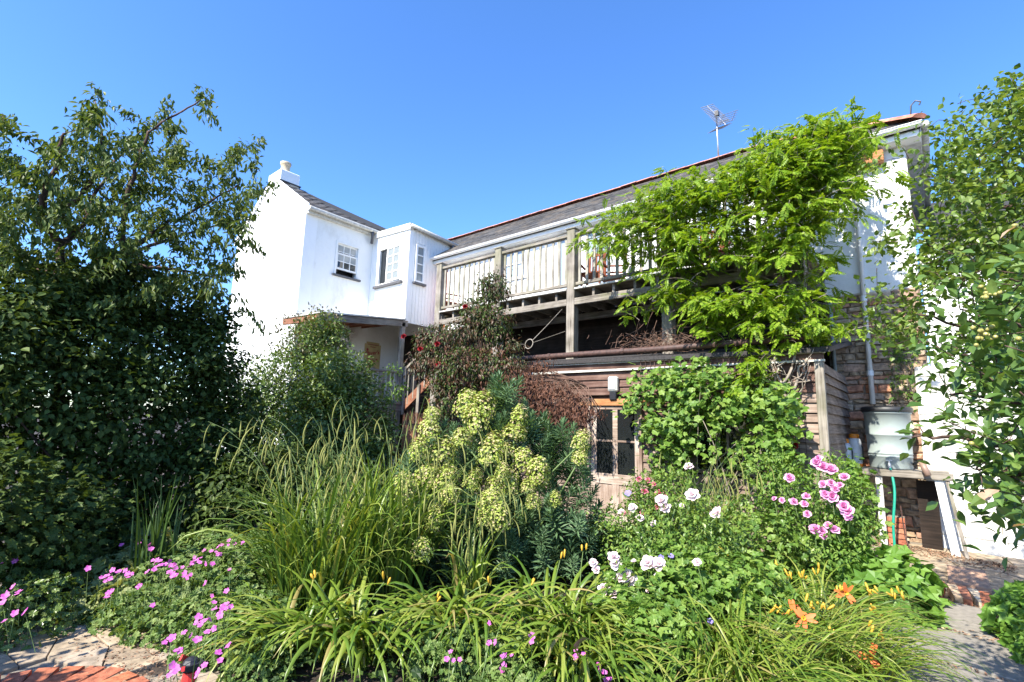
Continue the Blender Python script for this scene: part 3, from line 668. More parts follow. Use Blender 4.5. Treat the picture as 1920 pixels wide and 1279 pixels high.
while z < ZT - .02:
    for a, b in segs(z, z + bh):
        parts = [(a, b)]
        if b - a > 2.2: m_ = a + (b - a) * random.uniform(.35, .65); parts = [(a, m_ - .002), (m_ + .002, b)]
        for a2, b2 in parts:
            j = random.uniform(-.004, .004)
            mat = M['clap_x'] if a2 > -3.2 or z < 1.2 else M['redwood_x']
            MB().slab([(a2, YS - .008, z + j), (b2, YS - .008, z + j + random.gauss(0, .003)), (b2, YS + .022, z + bh + .012), (a2, YS + .022, z + bh + .012)], (0, .016, .003)).build('clapboard', mat, shed)
    MB().slab([(XS1 + .004, YS + .05, z), (XS1 + .004, YW - .04, z), (XS1 - .03, YW - .04, z + bh + .012), (XS1 - .03, YS + .05, z + bh + .012)], (-.016, 0, .003)).build('side_clapboard', M['clap_y'], shed)
    z += bh; r += 1
MB().box((XS1 - .09, YS - .028, 0), (XS1 + .012, YS + .05, ZT)).build('corner_post', M['greywood_z'], shed, bevel=.006)
MB().slab([(XS0 - .1, YS - .10, 2.64), (XS1 + .10, YS - .10, 2.56), (XS1 + .10, YW - .02, 2.98), (XS0 - .1, YW - .02, 3.02)], (0, 0, .06)).build('shed_roof', M['felt'], shed)
MB().slab([(XS0, YS - .045, 2.46), (XS1 + .03, YS - .045, 2.452), (XS1 + .03, YS - .045, 2.478), (XS0, YS - .045, 2.50)], (0, .05, 0)).build('flashing', M['oldwhite'], shed)
MB().slab([(XS0, YS - .03, 2.505), (XS1 + .02, YS - .03, 2.482), (XS1 + .02, YS - .03, 2.555), (XS0, YS - .03, 2.60)], (0, .03, 0)).build('fascia', M['redwood_x'], shed)
MB().slab([(XS0, YS - .062, 2.603), (XS1 + .04, YS - .062, 2.557), (XS1 + .04, YS - .062, 2.575), (XS0, YS - .062, 2.625)], (0, .05, 0)).build('drip_edge', M['oldwhite'], shed)
MB().tube([(XS0, YS - .06, 2.755), (-5, YS - .065, 2.765), (-3.2, YS - .06, 2.755), (XS1 - .1, YS - .065, 2.77)], .05, 10).build('gutter_pipe', M['rust'], shed, smooth=True)
mb = MB()
for x in (-5.2, -3.75, -2.3): mb.tube([(x - .03, YS - .063, 2.762), (x + .03, YS - .063, 2.762)], .06, 10)
mb.build('pipe_joint', M['rust'], shed)
# door with two by two panes
dr = MB()
dz = [0.0, .62, .80, 1.90, 2.0]; g0, g1, g2, g3 = at(1, YS, 1119, 800)[0], at(1, YS, 1149, 800)[0], at(1, YS, 1158, 800)[0], at(1, YS, 1190, 800)[0]
zb, zm, zt = at(1, YS, 1150, 889)[2], at(1, YS, 1150, 827)[2], at(1, YS, 1150, 768)[2]
MB().box((DX0, YS - .035, 0), (DX0 + .05, YS + .05, 2.02)).box((DX1 - .05, YS - .035, 0), (DX1, YS + .05, 2.02)).build('door_frame', M['doorwood'], shed, bevel=.006)
MB().box((DX0 - .15, YS - .045, zt + .06), (DX1 + .15, YS + .05, zt + .17)).build('lintel', M['orangewood'], shed, bevel=.006)
door = MB().box((DX0 + .055, YS - .01, .03), (g0, YS + .03, zt + .055)).box((g3, YS - .01, .03), (DX1 - .055, YS + .03, zt + .055)).build('door', M['doorwood'], shed, bevel=.004)
for za, zc in ((zt, zt + .053), (zb - .16, zb), (.04, .2)): MB().box((g0, YS - .008, za), (g3, YS + .028, zc)).build('door_rail', M['doorrail'], door, bevel=.004)
MB().box((g1, YS - .006, zb), (g2, YS + .02, zt)).box((g0, YS - .004, zm - .015), (g3, YS + .018, zm + .015)).build('glazing_bar', M['doorrail'], door)
MB().box((g1 - .02, YS - .006, .2), (g2 + .02, YS + .026, zb - .16)).build('muntin', M['doorwood'], door)
for a, b in ((g0, g1), (g2, g3)):
    for c, d in ((zb, zm - .015), (zm + .015, zt)): MB().box((a - .003, YS + .006, c - .003), (b + .003, YS + .012, d + .003)).build('pane', M['glass'], door)
for a, b in ((g0, g1 - .02), (g2 + .02, g3)): MB().box((a - .003, YS + .008, .19), (b + .003, YS + .018, zb - .155)).build('door_panel', M['doorwood'], door)
MB().box((DX0 + .075, YS - .03, zb - .12), (DX0 + .10, YS - .01, zb - .05)).tube([(DX0 + .087, YS - .012, zb - .08), (DX0 + .087, YS - .05, zb - .08), (DX0 + .16, YS - .05, zb - .08)], .009, 6).build('handle', M['darkmetal'], door)
for a, b, c, d in wins: glazing(shed, 'window', a - .04, b + .04, c - .04, d + .04, YS + .02, 2, 1, M['glass'], .05, .03, M['clap_x'], .05)
# bulkhead lamp, trellis wire
lp = at(1, YS - .05, 1150, 720); lamp = thing('bulkhead_lamp', 'pale grey bulkhead lamp on the boards above the shed door', 'lamp', lp)
MB().box(tuple(lp + (-.085, -.05, -.13)), tuple(lp + (.085, .05, .12))).build('housing', M['lampgrey'], lamp, bevel=.025)
MB().box(tuple(lp + (-.06, -.062, -.09)), tuple(lp + (.06, -.05, .08))).build('lens', M['jug'], lamp, bevel=.008)
MB().box(tuple(lp + (-.06, -.03, -.26)), tuple(lp + (.06, .05, -.13))).build('junction_box', M['blackplastic'], lamp, bevel=.01)
tw = thing('wire_trellis', 'rusty square mesh trellis fixed across the upper shed boards', 'trellis', (-2.4, YS - .07, 2))
mb = MB()
for (x0, x1, z0, z1) in ((-3.45, -1.62, 1.95, 2.60), (-1.95, -1.25, 1.05, 1.93)):
    k = x0
    while k < x1 + .01: mb.tube([(k, YS - .075, z0), (k + random.gauss(0, .004), YS - .07, z1)], .005, 4); k += .078
    k = z0
    while k < z1 + .01: mb.tube([(x0, YS - .083, k), (x1, YS - .079, k + random.gauss(0, .004))], .005, 4); k += .078
mb.build('wire_mesh', M['rust'], tw)

# ================================================================== WHITE COTTAGE AND EXTENSION (left)
XC, YC, ZC = -12.91, 6.32, 7.30             # corner of the gable, eave
XR, ZRC, XL2 = -15.2, 8.85, -17.5
cot = thing('white_cottage', 'white rendered cottage with sunlit gable, chimney and sash window', 'house', (XC, YC, 0))
MB().prism([(XL2, 0), (XC, 0), (XC, ZC), (XR, ZRC), (XL2, ZC)], 1, YC, YC + .35).build('gable_wall', M['white'], cot)
sx0, sx1 = at(0, XC, 631, 450), at(0, XC, 676, 460); sz0, sz1 = at(0, XC, 648, 519)[2], sx0[2]
wy0, wy1 = sx0[1], sx1[1]
MB().box((XC - .35, YC + .35, 0), (XC, wy0, ZC + .05)).box((XC - .35, wy1, 0), (XC, 12.4, ZC + .05)).box((XC - .35, wy0, 0), (XC, wy1, sz0)).box((XC - .35, wy0, sz1), (XC, wy1, ZC + .05)).build('side_wall', M['white2'], cot)
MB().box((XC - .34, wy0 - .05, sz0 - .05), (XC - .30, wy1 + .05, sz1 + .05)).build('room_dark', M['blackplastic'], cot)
# sash window: three by two over three by two, lower sash raised a little
sash = MB(); fy0, fy1 = wy0 + .002, wy1 - .002
for a, b, c, d in ((fy0, fy0 + .06, sz0, sz1), (fy1 - .06, fy1, sz0, sz1), (fy0 + .06, fy1 - .06, sz1 - .06, sz1)): sash.box((XC - .14, a, c), (XC + .012, b, d))
sash = sash.build('sash_window', M['whitepaint'], cot)
def sash_leaf(y0, y1, z0, z1, x, name):
    f = MB().box((x - .03, y0, z0), (x, y0 + .04, z1)).box((x - .03, y1 - .04, z0), (x, y1, z1)).box((x - .03, y0 + .04, z1 - .045), (x, y1 - .04, z1)).box((x - .03, y0 + .04, z0), (x, y1 - .04, z0 + .055))
    W = (y1 - y0 - .08 - .044) / 3; H = (z1 - z0 - .10 - .022) / 2
    for c in (1, 2): yy = y0 + .04 + c * W + (c - 1) * .022; f.box((x - .026, yy, z0 + .055), (x - .003, yy + .022, z1 - .045))
    zz = z0 + .055 + H; f.box((x - .025, y0 + .04, zz), (x - .004, y1 - .04, zz + .022))
    f.build(name, M['whitepaint'], sash)
    for c in range(3):
        for r in range(2): MB().box((x - .018, y0 + .04 + c * (W + .022) - .003, z0 + .055 + r * (H + .022) - .003), (x - .012, y0 + .04 + c * (W + .022) + W + .003, z0 + .055 + r * (H + .022) + H + .003)).build('pane', M['palegl'] if r else M['glass'], sash)
zmid = (sz0 + sz1) / 2
sash_leaf(fy0 + .06, fy1 - .06, zmid - .03, sz1 - .06, XC - .05, 'upper_sash'); sash_leaf(fy0 + .06, fy1 - .06, sz0 + .17, zmid + .16, XC - .012, 'lower_sash')
MB().box((XC - .15, wy0 - .06, sz0 - .055), (XC + .07, wy1 + .06, sz0 - .002)).build('sill', M['lead'], sash)
# chimney stack and pot
cx0, cx1 = XR - .42, XR + .40
ch = MB().box((cx0, YC + .002, ZC + .8), (cx1, YC + .62, 9.10)).build('chimney', M['white'], cot, bevel=.02)
MB().box((cx0 - .03, YC - .02, ZRC - .25 + .1), (cx1 + .05, YC + .66, ZRC - .12)).build('chimney_flashing', M['lead'], ch)
MB().lathe((XR + .02, YC + .30, 9.09), [(.17, 0), (.155, .05), (.14, .10), (.13, .30), (.15, .33), (.165, .36), (.165, .42), (.12, .44), (.10, .40), (.10, .30)], 20).build('chimney_pot', M['pot'], ch, smooth=True)
# roof, gutter, bargeboard
sR = np.array([XC + .12 - XR, 0, ZC - .08 - ZRC]); lR = np.linalg.norm(sR)
ZRB = ZRC - .9
cr_ = MB().slab([(XC + .14, YC + .02, ZC - .06), (XC + .14, 12.4, ZC - .06), (XR, 12.4, ZRB + .04), (XR, YC + .02, ZRC + .04)], (0, 0, .06))
cr_.slab([(XR, YC + .02, ZRC + .04), (XR, 12.4, ZRB + .04), (XL2 - .14, 12.4, ZC - .06), (XL2 - .14, YC + .02, ZC - .06)], (0, 0, .06))
croof = cr_.build('roof', M['under'], cot)
rs = MB(); d = 0.0; row = 0
while d < 2.7:
    y = YC + .04 + .13 * (row % 2)
    while y < 12.1:
        f_ = (y - YC) / (12.4 - YC); up = unit(np.array([XR - XC - .14, 0, ZRC + (ZRB - ZRC) * f_ + .10 - ZC])); nn = np.array([up[2], 0, -up[0]])
        p = np.array([XC + .15, y, ZC]) + up * d; w = .27
        if d < 2.72 - .35 * f_: rs.slab([q + nn * random.uniform(.018, .026) if i < 2 else q + nn * .004 for i, q in enumerate([p, p + (0, w, 0), p + (0, w, 0) + up * .3, p + up * .3])], nn * -.01)
        y += .275
    d += .2; row += 1
o = rs.build('slate_courses', M['slate'], croof); o['kind'] = 'stuff'
MB().prism([(XC + .17, ZC - .13), (XR, ZRC - .06), (XR, ZRC + .13), (XC + .17, ZC + .07)], 1, YC - .035, YC - .002).build('bargeboard', M['white'], cot)
MB().prism([(XL2 - .17, ZC - .13), (XR - .002, ZRC - .06), (XR - .002, ZRC + .13), (XL2 - .17, ZC + .07)], 1, YC - .035, YC - .002).build('bargeboard', M['white'], cot)
MB().tube([(XC + .2, YC - .02, ZC - .04), (XC + .2, 8.7, ZC - .06), (XC + .2, 12.3, ZC - .06)], .06, 10).box((XC + .002, YC + .01, ZC - .16), (XC + .13, 12.3, ZC - .07)).build('gutter', M['oldwhite'], cot)
MB().tube([(XC + .2, 8.35, ZC - .1), (XC + .2, 8.35, ZC - .28), (XC + .08, 8.42, ZC - .42)], .045, 8).build('gutter_outlet', M['lead'], cot, smooth=True)
# lower window beside the porch
lw = [at(0, XC, 610, 615), at(0, XC, 656, 650)]; ly0, ly1, lz0, lz1 = 7.2, lw[1][1], 3.2, 4.05
f = MB()
for a, b, c, d in ((ly0, ly0 + .07, lz0, lz1), (ly1 - .07, ly1, lz0, lz1), (ly0 + .07, ly1 - .07, lz1 - .07, lz1), (ly0 + .07, ly1 - .07, lz0, lz0 + .07), (ly0 + .07, ly1 - .07, 3.58, 3.64), ((ly0 + ly1) / 2 - .02, (ly0 + ly1) / 2 + .02, lz0 + .07, lz1 - .07)): f.box((XC - .02, a, c), (XC + .05, b, d))
f = f.build('porch_window', M['whitepaint'], cot)
for a, b in ((ly0 + .07, (ly0 + ly1) / 2 - .02), ((ly0 + ly1) / 2 + .02, ly1 - .07)):
    for c, d in ((lz0 + .07, 3.58), (3.64, lz1 - .07)): MB().box((XC + .002, a, c), (XC + .012, b, d)).build('pane', M['palegl'], f)

XE, YE, ZEX = -11.1, 8.52, 7.08
ex0 = XC
ext = thing('house_extension', 'small white boarded box extension with open casement between cottage and balcony', 'extension', (XE, YE, 4))
w0, w1 = at(1, YE, 712, 464), at(1, YE, 757, 455); wx0, wx1 = w0[0], w1[0]; wz1 = 6.66; wz0 = at(1, YE, 735, 531)[2]
MB().box((ex0 + .002, YE, 4.30), (wx0, YE + .12, ZEX)).box((wx1, YE, 4.30), (XE, YE + .12, ZEX)).box((wx0, YE, 4.30), (wx1, YE + .12, wz0)).box((wx0, YE, wz1), (wx1, YE + .12, ZEX)).build('front_wall', M['white'], ext)
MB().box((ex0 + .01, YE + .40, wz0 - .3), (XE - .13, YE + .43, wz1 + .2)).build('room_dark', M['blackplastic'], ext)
# side wall of vertical boards
sy = [at(0, XE, 781, 458), at(0, XE, 800, 530)]; ey0, ey1, ez0, ez1 = sy[0][1], at(0, XE, 797, 463)[1], at(0, XE, 788, 532)[2], sy[0][2]
MB().box((XE - .12, YE + .12, 4.30), (XE - .03, YW + .5, ZEX - .05)).build('side_wall', M['white2'], ext)
y = YE + .002
while y < 10.3:
    for z0, z1 in (((4.25, ZEX - .06),) if (y + .105 < ey0 or y > ey1) else ((4.25, ez0 - .06), (ez1 + .05, ZEX - .06))):
        MB().box((XE - .03, y, z0), (XE - .012 + random.uniform(0, .003), y + .108, z1)).build('board', M['white2'], ext)
    y += .115
fy = MB()
for a, b, c, d in ((ey0 - .01, ey0 + .05, ez0, ez1), (ey1 - .05, ey1 + .01, ez0, ez1), (ey0 + .05, ey1 - .05, ez1 - .06, ez1), (ey0 + .05, ey1 - .05, ez0, ez0 + .06)): fy.box((XE - .03, a, c), (XE + .03, b, d))
H = (ez1 - ez0 - .12 - .09) / 4
for r in (1, 2, 3): zz = ez0 + .06 + r * H + (r - 1) * .03; fy.box((XE - .02, ey0 + .05, zz), (XE + .02, ey1 - .05, zz + .03))
fy = fy.build('side_window', M['whitepaint'], ext)
for r in range(4): MB().box((XE - .012, ey0 + .048, ez0 + .06 + r * (H + .03) - .002), (XE - .004, ey1 - .048, ez0 + .06 + r * (H + .03) + H + .002)).build('pane', M['palegl'], fy)
MB().box((XE - .02, ey0 - .06, ez0 - .06), (XE + .09, ey1 + .06, ez0 - .004)).build('sill', M['lead'], fy)
# front window: one fixed light, one casement standing open
MB().box((wx0, YE - .015, wz0), (wx0 + .06, YE + .1, wz1)).box((wx1 - .06, YE - .015, wz0), (wx1, YE + .1, wz1)).box((wx0 + .06, YE - .015, wz1 - .06), (wx1 - .06, YE + .1, wz1)).box((wx0 + .06, YE - .015, wz0), (wx1 - .06, YE + .1, wz0 + .06)).build('window_frame', M['whitepaint'], ext)
def casement(x0, x1, ang, name):
    f = MB(); zz0, zz1 = wz0 + .065, wz1 - .065; W = (x1 - x0 - .10 - .03) / 2; H = (zz1 - zz0 - .10 - .09) / 4
    c, s = math.cos(ang), math.sin(ang)
    def P(x, y, z): return (x0 + (x - x0) * c + y * s, YE - .012 - (x - x0) * s + y * c, z)
    def bx(a, b, t0=-.02, t1=.02):
        V = [P(a[0], t0, a[1]), P(b[0], t0, a[1]), P(b[0], t1, a[1]), P(a[0], t1, a[1]), P(a[0], t0, b[1]), P(b[0], t0, b[1]), P(b[0], t1, b[1]), P(a[0], t1, b[1])]
        return V, [(0, 3, 2, 1), (4, 5, 6, 7), (0, 1, 5, 4), (1, 2, 6, 5), (2, 3, 7, 6), (3, 0, 4, 7)]
    for a, b in (((x0, zz0), (x0 + .05, zz1)), ((x1 - .05, zz0), (x1, zz1)), ((x0 + .05, zz1 - .05), (x1 - .05, zz1)), ((x0 + .05, zz0), (x1 - .05, zz0 + .05)), ((x0 + .05 + W, zz0 + .05), (x0 + .08 + W, zz1 - .05))): f.add(*bx(a, b))
    for r in (1, 2, 3): z_ = zz0 + .05 + r * H + (r - 1) * .03; f.add(*bx((x0 + .05, z_), (x1 - .05, z_ + .03), -.016, .016))
    f = f.build(name, M['whitepaint'], ext)
    for k in range(2):
        for r in range(4):
            a = (x0 + .048 + k * (W + .03), zz0 + .048 + r * (H + .03)); MB().add(*bx(a, (a[0] + W + .004, a[1] + H + .004), -.004, .004)).build('pane', M['palegl'], f)
xm = wx0 + (wx1 - wx0) * .36
casement(xm + .02, wx1 - .062, R(2), 'casement'); MB().box((xm - .01, YE - .012, wz0 + .06), (xm + .02, YE + .09, wz1 - .06)).build('mullion', M['whitepaint'], ext)
MB().box((wx0 + .055, YE + .05, wz0 + .055), (xm - .005, YE + .058, wz1 - .055)).build('pane', M['glass'], ext)
MB().box((wx0 - .08, YE - .09, wz0 - .07), (wx1 + .08, YE + .02, wz0 - .003)).build('sill', M['lead'], ext)
MB().slab([(ex0, YE - .06, ZEX + .10), (XE + .07, YE - .06, ZEX - .0), (XE + .07, 10.6, ZEX - .10), (ex0, 10.6, ZEX)], (0, 0, .05)).build('flat_roof', M['oldwhite'], ext)
MB().slab([(ex0 + .01, YE - .05, ZEX - .02), (XE + .05, YE - .05, ZEX - .12), (XE + .05, YE - .05, ZEX), (ex0 + .01, YE - .05, ZEX + .098)], (0, .045, 0)).build('fascia', M['whitepaint'], ext)
MB().tube([(XE + .1, YE - .03, ZEX - .03), (XE + .1, 10.25, ZEX - .13)], .055, 10).build('gutter', M['oldwhite'], ext, smooth=True)
MB().tube([(XE + .1, 10.1, ZEX - .16), (XE + .1, 10.1, ZEX - .32), (XE + .25, 10.1, ZEX - .42)], .05, 8).build('gutter_outlet', M['lead'], ext, smooth=True)

# ---- porch: canopy, posts, deck, balustrade and stair
por = thing('timber_porch', 'timber side porch with sloping canopy, grey balustrade and stair below the extension', 'porch', (XE, 7.5, 0))
k0 = np.array([XE, 6.0, 4.0]); k1 = np.array([XE, 8.45, 4.27])
MB().slab([(XC + .003, 5.95, 4.09), (XE + .1, 5.95, 4.02), (XE + .1, 8.5, 4.29), (XC + .003, 8.5, 4.36)], (0, 0, .035)).build('canopy_roof', M['oldwhite'], por)
MB().bar((XE + .03, 5.97, 3.93), (XE + .03, 8.6, 4.20), .06, .17).build('fascia_beam', M['greywood_y'], por, bevel=.006)
MB().bar((XC + .01, 6.0, 4.0), (XE + .0, 6.0, 3.93), .06, .15).build('fascia_beam', M['soffit'], por, bevel=.006)
for k in range(6):
    y = 6.35 + k * .4; dzz = (y - 5.95) * .106; MB().bar((XC + .01, y, 4.02 + dzz), (XE - .01, y, 3.95 + dzz), .05, .11).build('rafter', M['soffit'], por)
for k in range(12):
    x = XC + .01 + k * .15; dx = (x - XC) * -.0387; MB().slab([(x, 5.97, 4.078 + dx), (x + .145, 5.97, 4.073 + dx), (x + .145, 8.48, 4.343 + dx), (x, 8.48, 4.348 + dx)], (0, 0, .008)).build('soffit_board', M['soffit'], por)
MB().box((XE - .05, 8.40, 0), (XE + .06, 8.52, 4.22)).build('post', M['greywood_z'], por, bevel=.008)
MB().box((XE - .05, 5.98, 0), (XE + .05, 6.08, 3.9)).build('post', M['greywood_z'], por, bevel=.008)
for k in range(16):
    y = 6.0 + k * .21; MB().box((XC + .002, y, 1.97), (XE + .08, y + .2, 2.0)).build('deck_board', M['greywood_x'], por)
MB().box((XE + .02, 6.0, 1.80), (XE + .07, 9.3, 1.965)).build('rim_joist', M['greywood_y'], por)
MB().box((XE - .05, 6.1, 2.80), (XE + .07, 8.95, 2.85)).build('handrail', M['greywood_y'], por, bevel=.006)
MB().box((XE - .02, 6.1, 2.08), (XE + .04, 8.95, 2.14)).build('bottom_rail', M['greywood_y'], por)
k = 6.2; mb = MB().box((-.012, -.035, 0), (.012, .035, .66)); me = bpy.data.meshes.new('baluster'); me.from_pydata(mb.v, [], mb.f); me.materials.append(M['baluster'])
while k < 8.9:
    link('baluster', me, por, (XE + .01, k, 2.14)); k += .135
for y in (7.85, 8.98): MB().box((XE - .04, y - .045, 1.6), (XE + .05, y + .045, 2.83)).build('newel', M['greywood_z'], por, bevel=.006)
s0 = np.array([XE + .1, 8.75, 2.0]); s1 = s0 + (2.3, 0, 1.55)
for y in (8.62, 9.4): MB().bar((s0[0] - .1, y, s0[2] - .12), (s1[0], y, s1[2] - .05), .05, .24, (0, 0, 1)).build('stringer', M['soffit'], por, bevel=.004)
for k in range(8): MB().box((s0[0] + k * .28, 8.645, 2.02 + k * .19), (s0[0] + k * .28 + .25, 9.375, 2.05 + k * .19)).build('tread', M['greywood_x'], por)
MB().bar((s0[0] - .02, 8.6, s0[2] + .93), (s1[0], 8.6, s1[2] + .90), .06, .06).build('stair_rail', M['greywood_x'], por)
for k in range(9): MB().box((s0[0] + .12 + k * .22, 8.588, s0[2] - .02 + k * .147), (s0[0] + .15 + k * .22, 8.612, s0[2] + .95 + k * .147)).build('stair_baluster', M['baluster'], por)
for x, zb_ in ((s0[0] + .0, 1.7), (s0[0] + .62, 0.0)): MB().box((x - .05, 8.54, zb_), (x + .05, 8.585, 2.5 if zb_ == 0 else 3.0)).build('stair_post', M['greywood_z'], por, bevel=.005)
# ---- enamel sign on the porch wall
sg = [at(0, XC, 685, 640), at(0, XC, 714, 646)]; y0, y1, z0, z1 = 8.49, 9.06, 2.93, 3.85
sign = thing('enamel_sign', 'old cream enamel advertising sign with red slanted lettering on the porch wall', 'sign', (XC + .02, y0, z0))
c = .06
pts = [(y0 + c, z0), (y1 - c, z0), (y1 - c, z0 + c), (y1, z0 + c), (y1, z1 - c), (y1 - c, z1 - c), (y1 - c, z1), (y0 + c, z1), (y0 + c, z1 - c), (y0, z1 - c), (y0, z0 + c), (y0 + c, z0 + c)]
MB().prism(pts, 0, XC + .012, XC + .022).build('plate', M['enamel'], sign)
def text(s, y, z, size, mat, name, shear=.3, rz=0.0):
    cu = bpy.data.curves.new(name, 'FONT'); cu.body = s; cu.size = size; cu.shear = shear; cu.extrude = .001; cu.offset = size * .022
    o = bpy.data.objects.new('tmp', cu); COL.objects.link(o); dg = bpy.context.evaluated_depsgraph_get(); dg.update()
    me = bpy.data.meshes.new_from_object(o.evaluated_get(dg)); bpy.data.objects.remove(o)
    me.materials.clear(); me.materials.append(mat)
    c_, s_ = math.cos(rz), math.sin(rz)
    for v in me.vertices:
        a, b, e = v.co; v.co = Vector(np.array((XC + .025 + e, y + a * c_ - b * s_, z + a * s_ + b * c_)) - org(sign))
    t = bpy.data.objects.new(name, me); COL.objects.link(t); t.parent = sign; ORG[t.name] = org(sign)
text("Player's", y0 + .03, 3.43, .165, M['enamelred'], 'lettering', .3, R(10)); text("Please", y0 + .07, 3.22, .165, M['enamelred'], 'lettering', .3, R(10))
mb = MB()
for zz, a, b in ((3.76, .10, .47), (3.69, .19, .36)):
    k = a
    while k < b: w = random.uniform(.012, .022); mb.box((XC + .0225, y0 + k, zz), (XC + .024, y0 + k + w, zz + .028)); k += w + .008
mb.build('small_print', M['enamelred'], sign)
MB().prism([(y0 + .1 + .04 * math.cos(a), 3.61 + .045 * math.sin(a)) for a in np.linspace(0, 2 * math.pi, 13)[:-1]], 0, XC + .0225, XC + .024).build('round_mark', M['enamelred'], sign)
MB().tube([(XC + .024, y0 + .36 + .075 * math.cos(a), 3.03 + .075 * math.sin(a)) for a in np.linspace(0, 2 * math.pi, 17)], .008, 5).tube([(XC + .024, y0 + .36 + .035 * math.cos(a), 3.03 + .035 * math.sin(a)) for a in np.linspace(0, 2 * math.pi, 13)], .012, 5).build('ring_emblem', M['enamelblue'], sign)
# ---- brown reed screen
ra, rb = atd(752, 850, 9.3), atd(800, 775, 9.3)
rs = thing('reed_screen', 'brown upright reed screen panel behind the lime green flower heads', 'screen', ((ra[0] + rb[0]) / 2, ra[1], 0))
dv = np.array([rb[0] - ra[0], rb[1] - ra[1], 0]); n_ = 26
mb = MB()
for k in range(n_):
    p = np.array([ra[0], ra[1], 0]) + dv * (k / (n_ - 1)); mb.tube([(p[0], p[1], 0), (p[0] + random.gauss(0, .006), p[1], rb[2] + random.gauss(0, .02))], .5 * np.linalg.norm(dv) / n_, 6)
mb.build('reed', M['reed'], rs)
mb = MB()
for zz in (.5, 1.0, 1.5): mb.bar((ra[0], ra[1] - .02, zz), (rb[0], rb[1] - .02, zz), .01, .012)
mb.build('binding_wire', M['rust'], rs)

# ================================================================== RIGHT-HAND CORNER: WALLS, WATER BUTT, PATH
gw = thing('garden_wall', 'low white painted block wall beside the water butt, leaf shadows on it', 'wall', (0.6, 9.3, 0))
wa, wb = np.array([-0.16, 9.50, 0]), np.array([3.2, 9.05, 0]); wd = unit(wb - wa); wn_ = np.array([wd[1], -wd[0], 0]); wl_ = np.linalg.norm(wb - wa)
MB().slab([wa, wb, wb + (0, 0, 2.36), wa + (0, 0, 2.56)], -wn_ * .22).build('wall_core', M['mortar'], gw)
bp = [stone_mesh('block', M['whiteblock'], 1, 1, .03, .05) for _ in range(5)]
ang = math.atan2(wd[1], wd[0])
z = 0.0; rw = 0
while z < 2.5:
    h = random.choice([.15, .18, .21]); x = -.2 * (rw % 2) * random.random()
    while x < wl_ - .05:
        w = random.uniform(.34, .5); x0 = max(0, x); x1 = min(wl_, x + w)
        if x1 - x0 > .08 and z + h < 2.56 - .06 * x1 / 1.0 + .06:
            o = bpy.data.objects.new('block', random.choice(bp)); COL.objects.link(o); o.parent = gw
            p = wa + wd * (x0 + x1) / 2 + wn_ * .001 + np.array([0, 0, z + h / 2]); o.location = Vector(p - org(gw)); o.rotation_euler = (0, 0, ang); o.scale = ((x1 - x0) * 1.0, random.uniform(.6, 1.1), h * 1.02)
        x += w + .004
    z += h + .003; rw += 1
nb = thing('neighbour_house', 'white neighbouring house with grey slate eaves beyond the leafy tree', 'house', (2.4, 11, 0))
MB().box((.03, 11.0, 0), (6.5, 15.5, 4.75)).build('wall', M['white2'], nb)
MB().slab([(.26, 10.75, 4.74), (6.8, 10.75, 4.74), (6.8, 13.2, 6.3), (.26, 13.2, 6.3)], (0, 0, .08)).slab([(.26, 13.2, 6.3), (6.8, 13.2, 6.3), (6.8, 15.7, 4.74), (.26, 15.7, 4.74)], (0, 0, .08)).build('roof', M['under'], nb)
MB().tube([(.26, 10.7, 4.72), (6.8, 10.7, 4.72)], .06, 8).build('gutter', M['lead'], nb)
glazing(nb, 'window', 1.6, 2.4, 2.6, 3.7, 11.0, 2, 3, M['glass'])

# ---- timber stand that carries the butt
st = thing('butt_stand', 'rough timber stand with white legs carrying the water butt', 'stand', (-.4, 9.0, 0))
for k in range(4): MB().box((-1.0, 8.86 + k * .155, 1.045), (.10, 8.86 + k * .155 + .148, 1.08), .003).build('plank', M['greywood_x'], st)
MB().box((-1.02, 8.80, .99), (.14, 8.855, 1.082), .003).build('front_beam', M['greywood_x'], st, bevel=.006)
MB().box((-.70, 8.83, 0), (-.62, 8.90, .99)).build('leg', M['oldwhite'], st, bevel=.006)
MB().slab([(-.06, 8.84, .985), (.03, 8.84, .985), (.13, 8.80, .01), (.04, 8.80, .01)], (0, .035, 0)).build('leg_board', M['whitepaint'], st, bevel=.004)
MB().slab([(.05, 8.82, .985), (.09, 8.82, .985), (.21, 8.76, .01), (.17, 8.76, .01)], (0, .06, 0)).build('leg_board', M['greywood_z'], st, bevel=.004)
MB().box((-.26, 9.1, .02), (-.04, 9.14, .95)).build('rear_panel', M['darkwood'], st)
# ---- brick pier under the stand
pr_ = thing('brick_pier', 'small red brick pier standing under the butt stand behind the hose', 'pier', (-.52, 9.1, 0))
MB().box((-.63, 9.01, 0), (-.42, 9.2, .43)).build('pier_core', M['mortar'], pr_)
bk = [stone_mesh('brick', M['brick'], 1, 1, .03, .05) for _ in range(4)]
for r in range(6):
    for k, (x, w) in enumerate([(-.58, .10), (-.47, .105)] if r % 2 else [(-.525, .215)]):
        o = link('brick', random.choice(bk), pr_, (x, 9.012, .037 + r * .072)); o.scale = (w, 1, .064)
MB().box((-.42, 8.99, 0), (-.412, 9.01, .46)).tube([(-.45, 8.95, .6), (-.43, 8.97, .2), (-.38, 8.9, .02)], .008, 5).build('iron_rod', M['rust'], pr_)
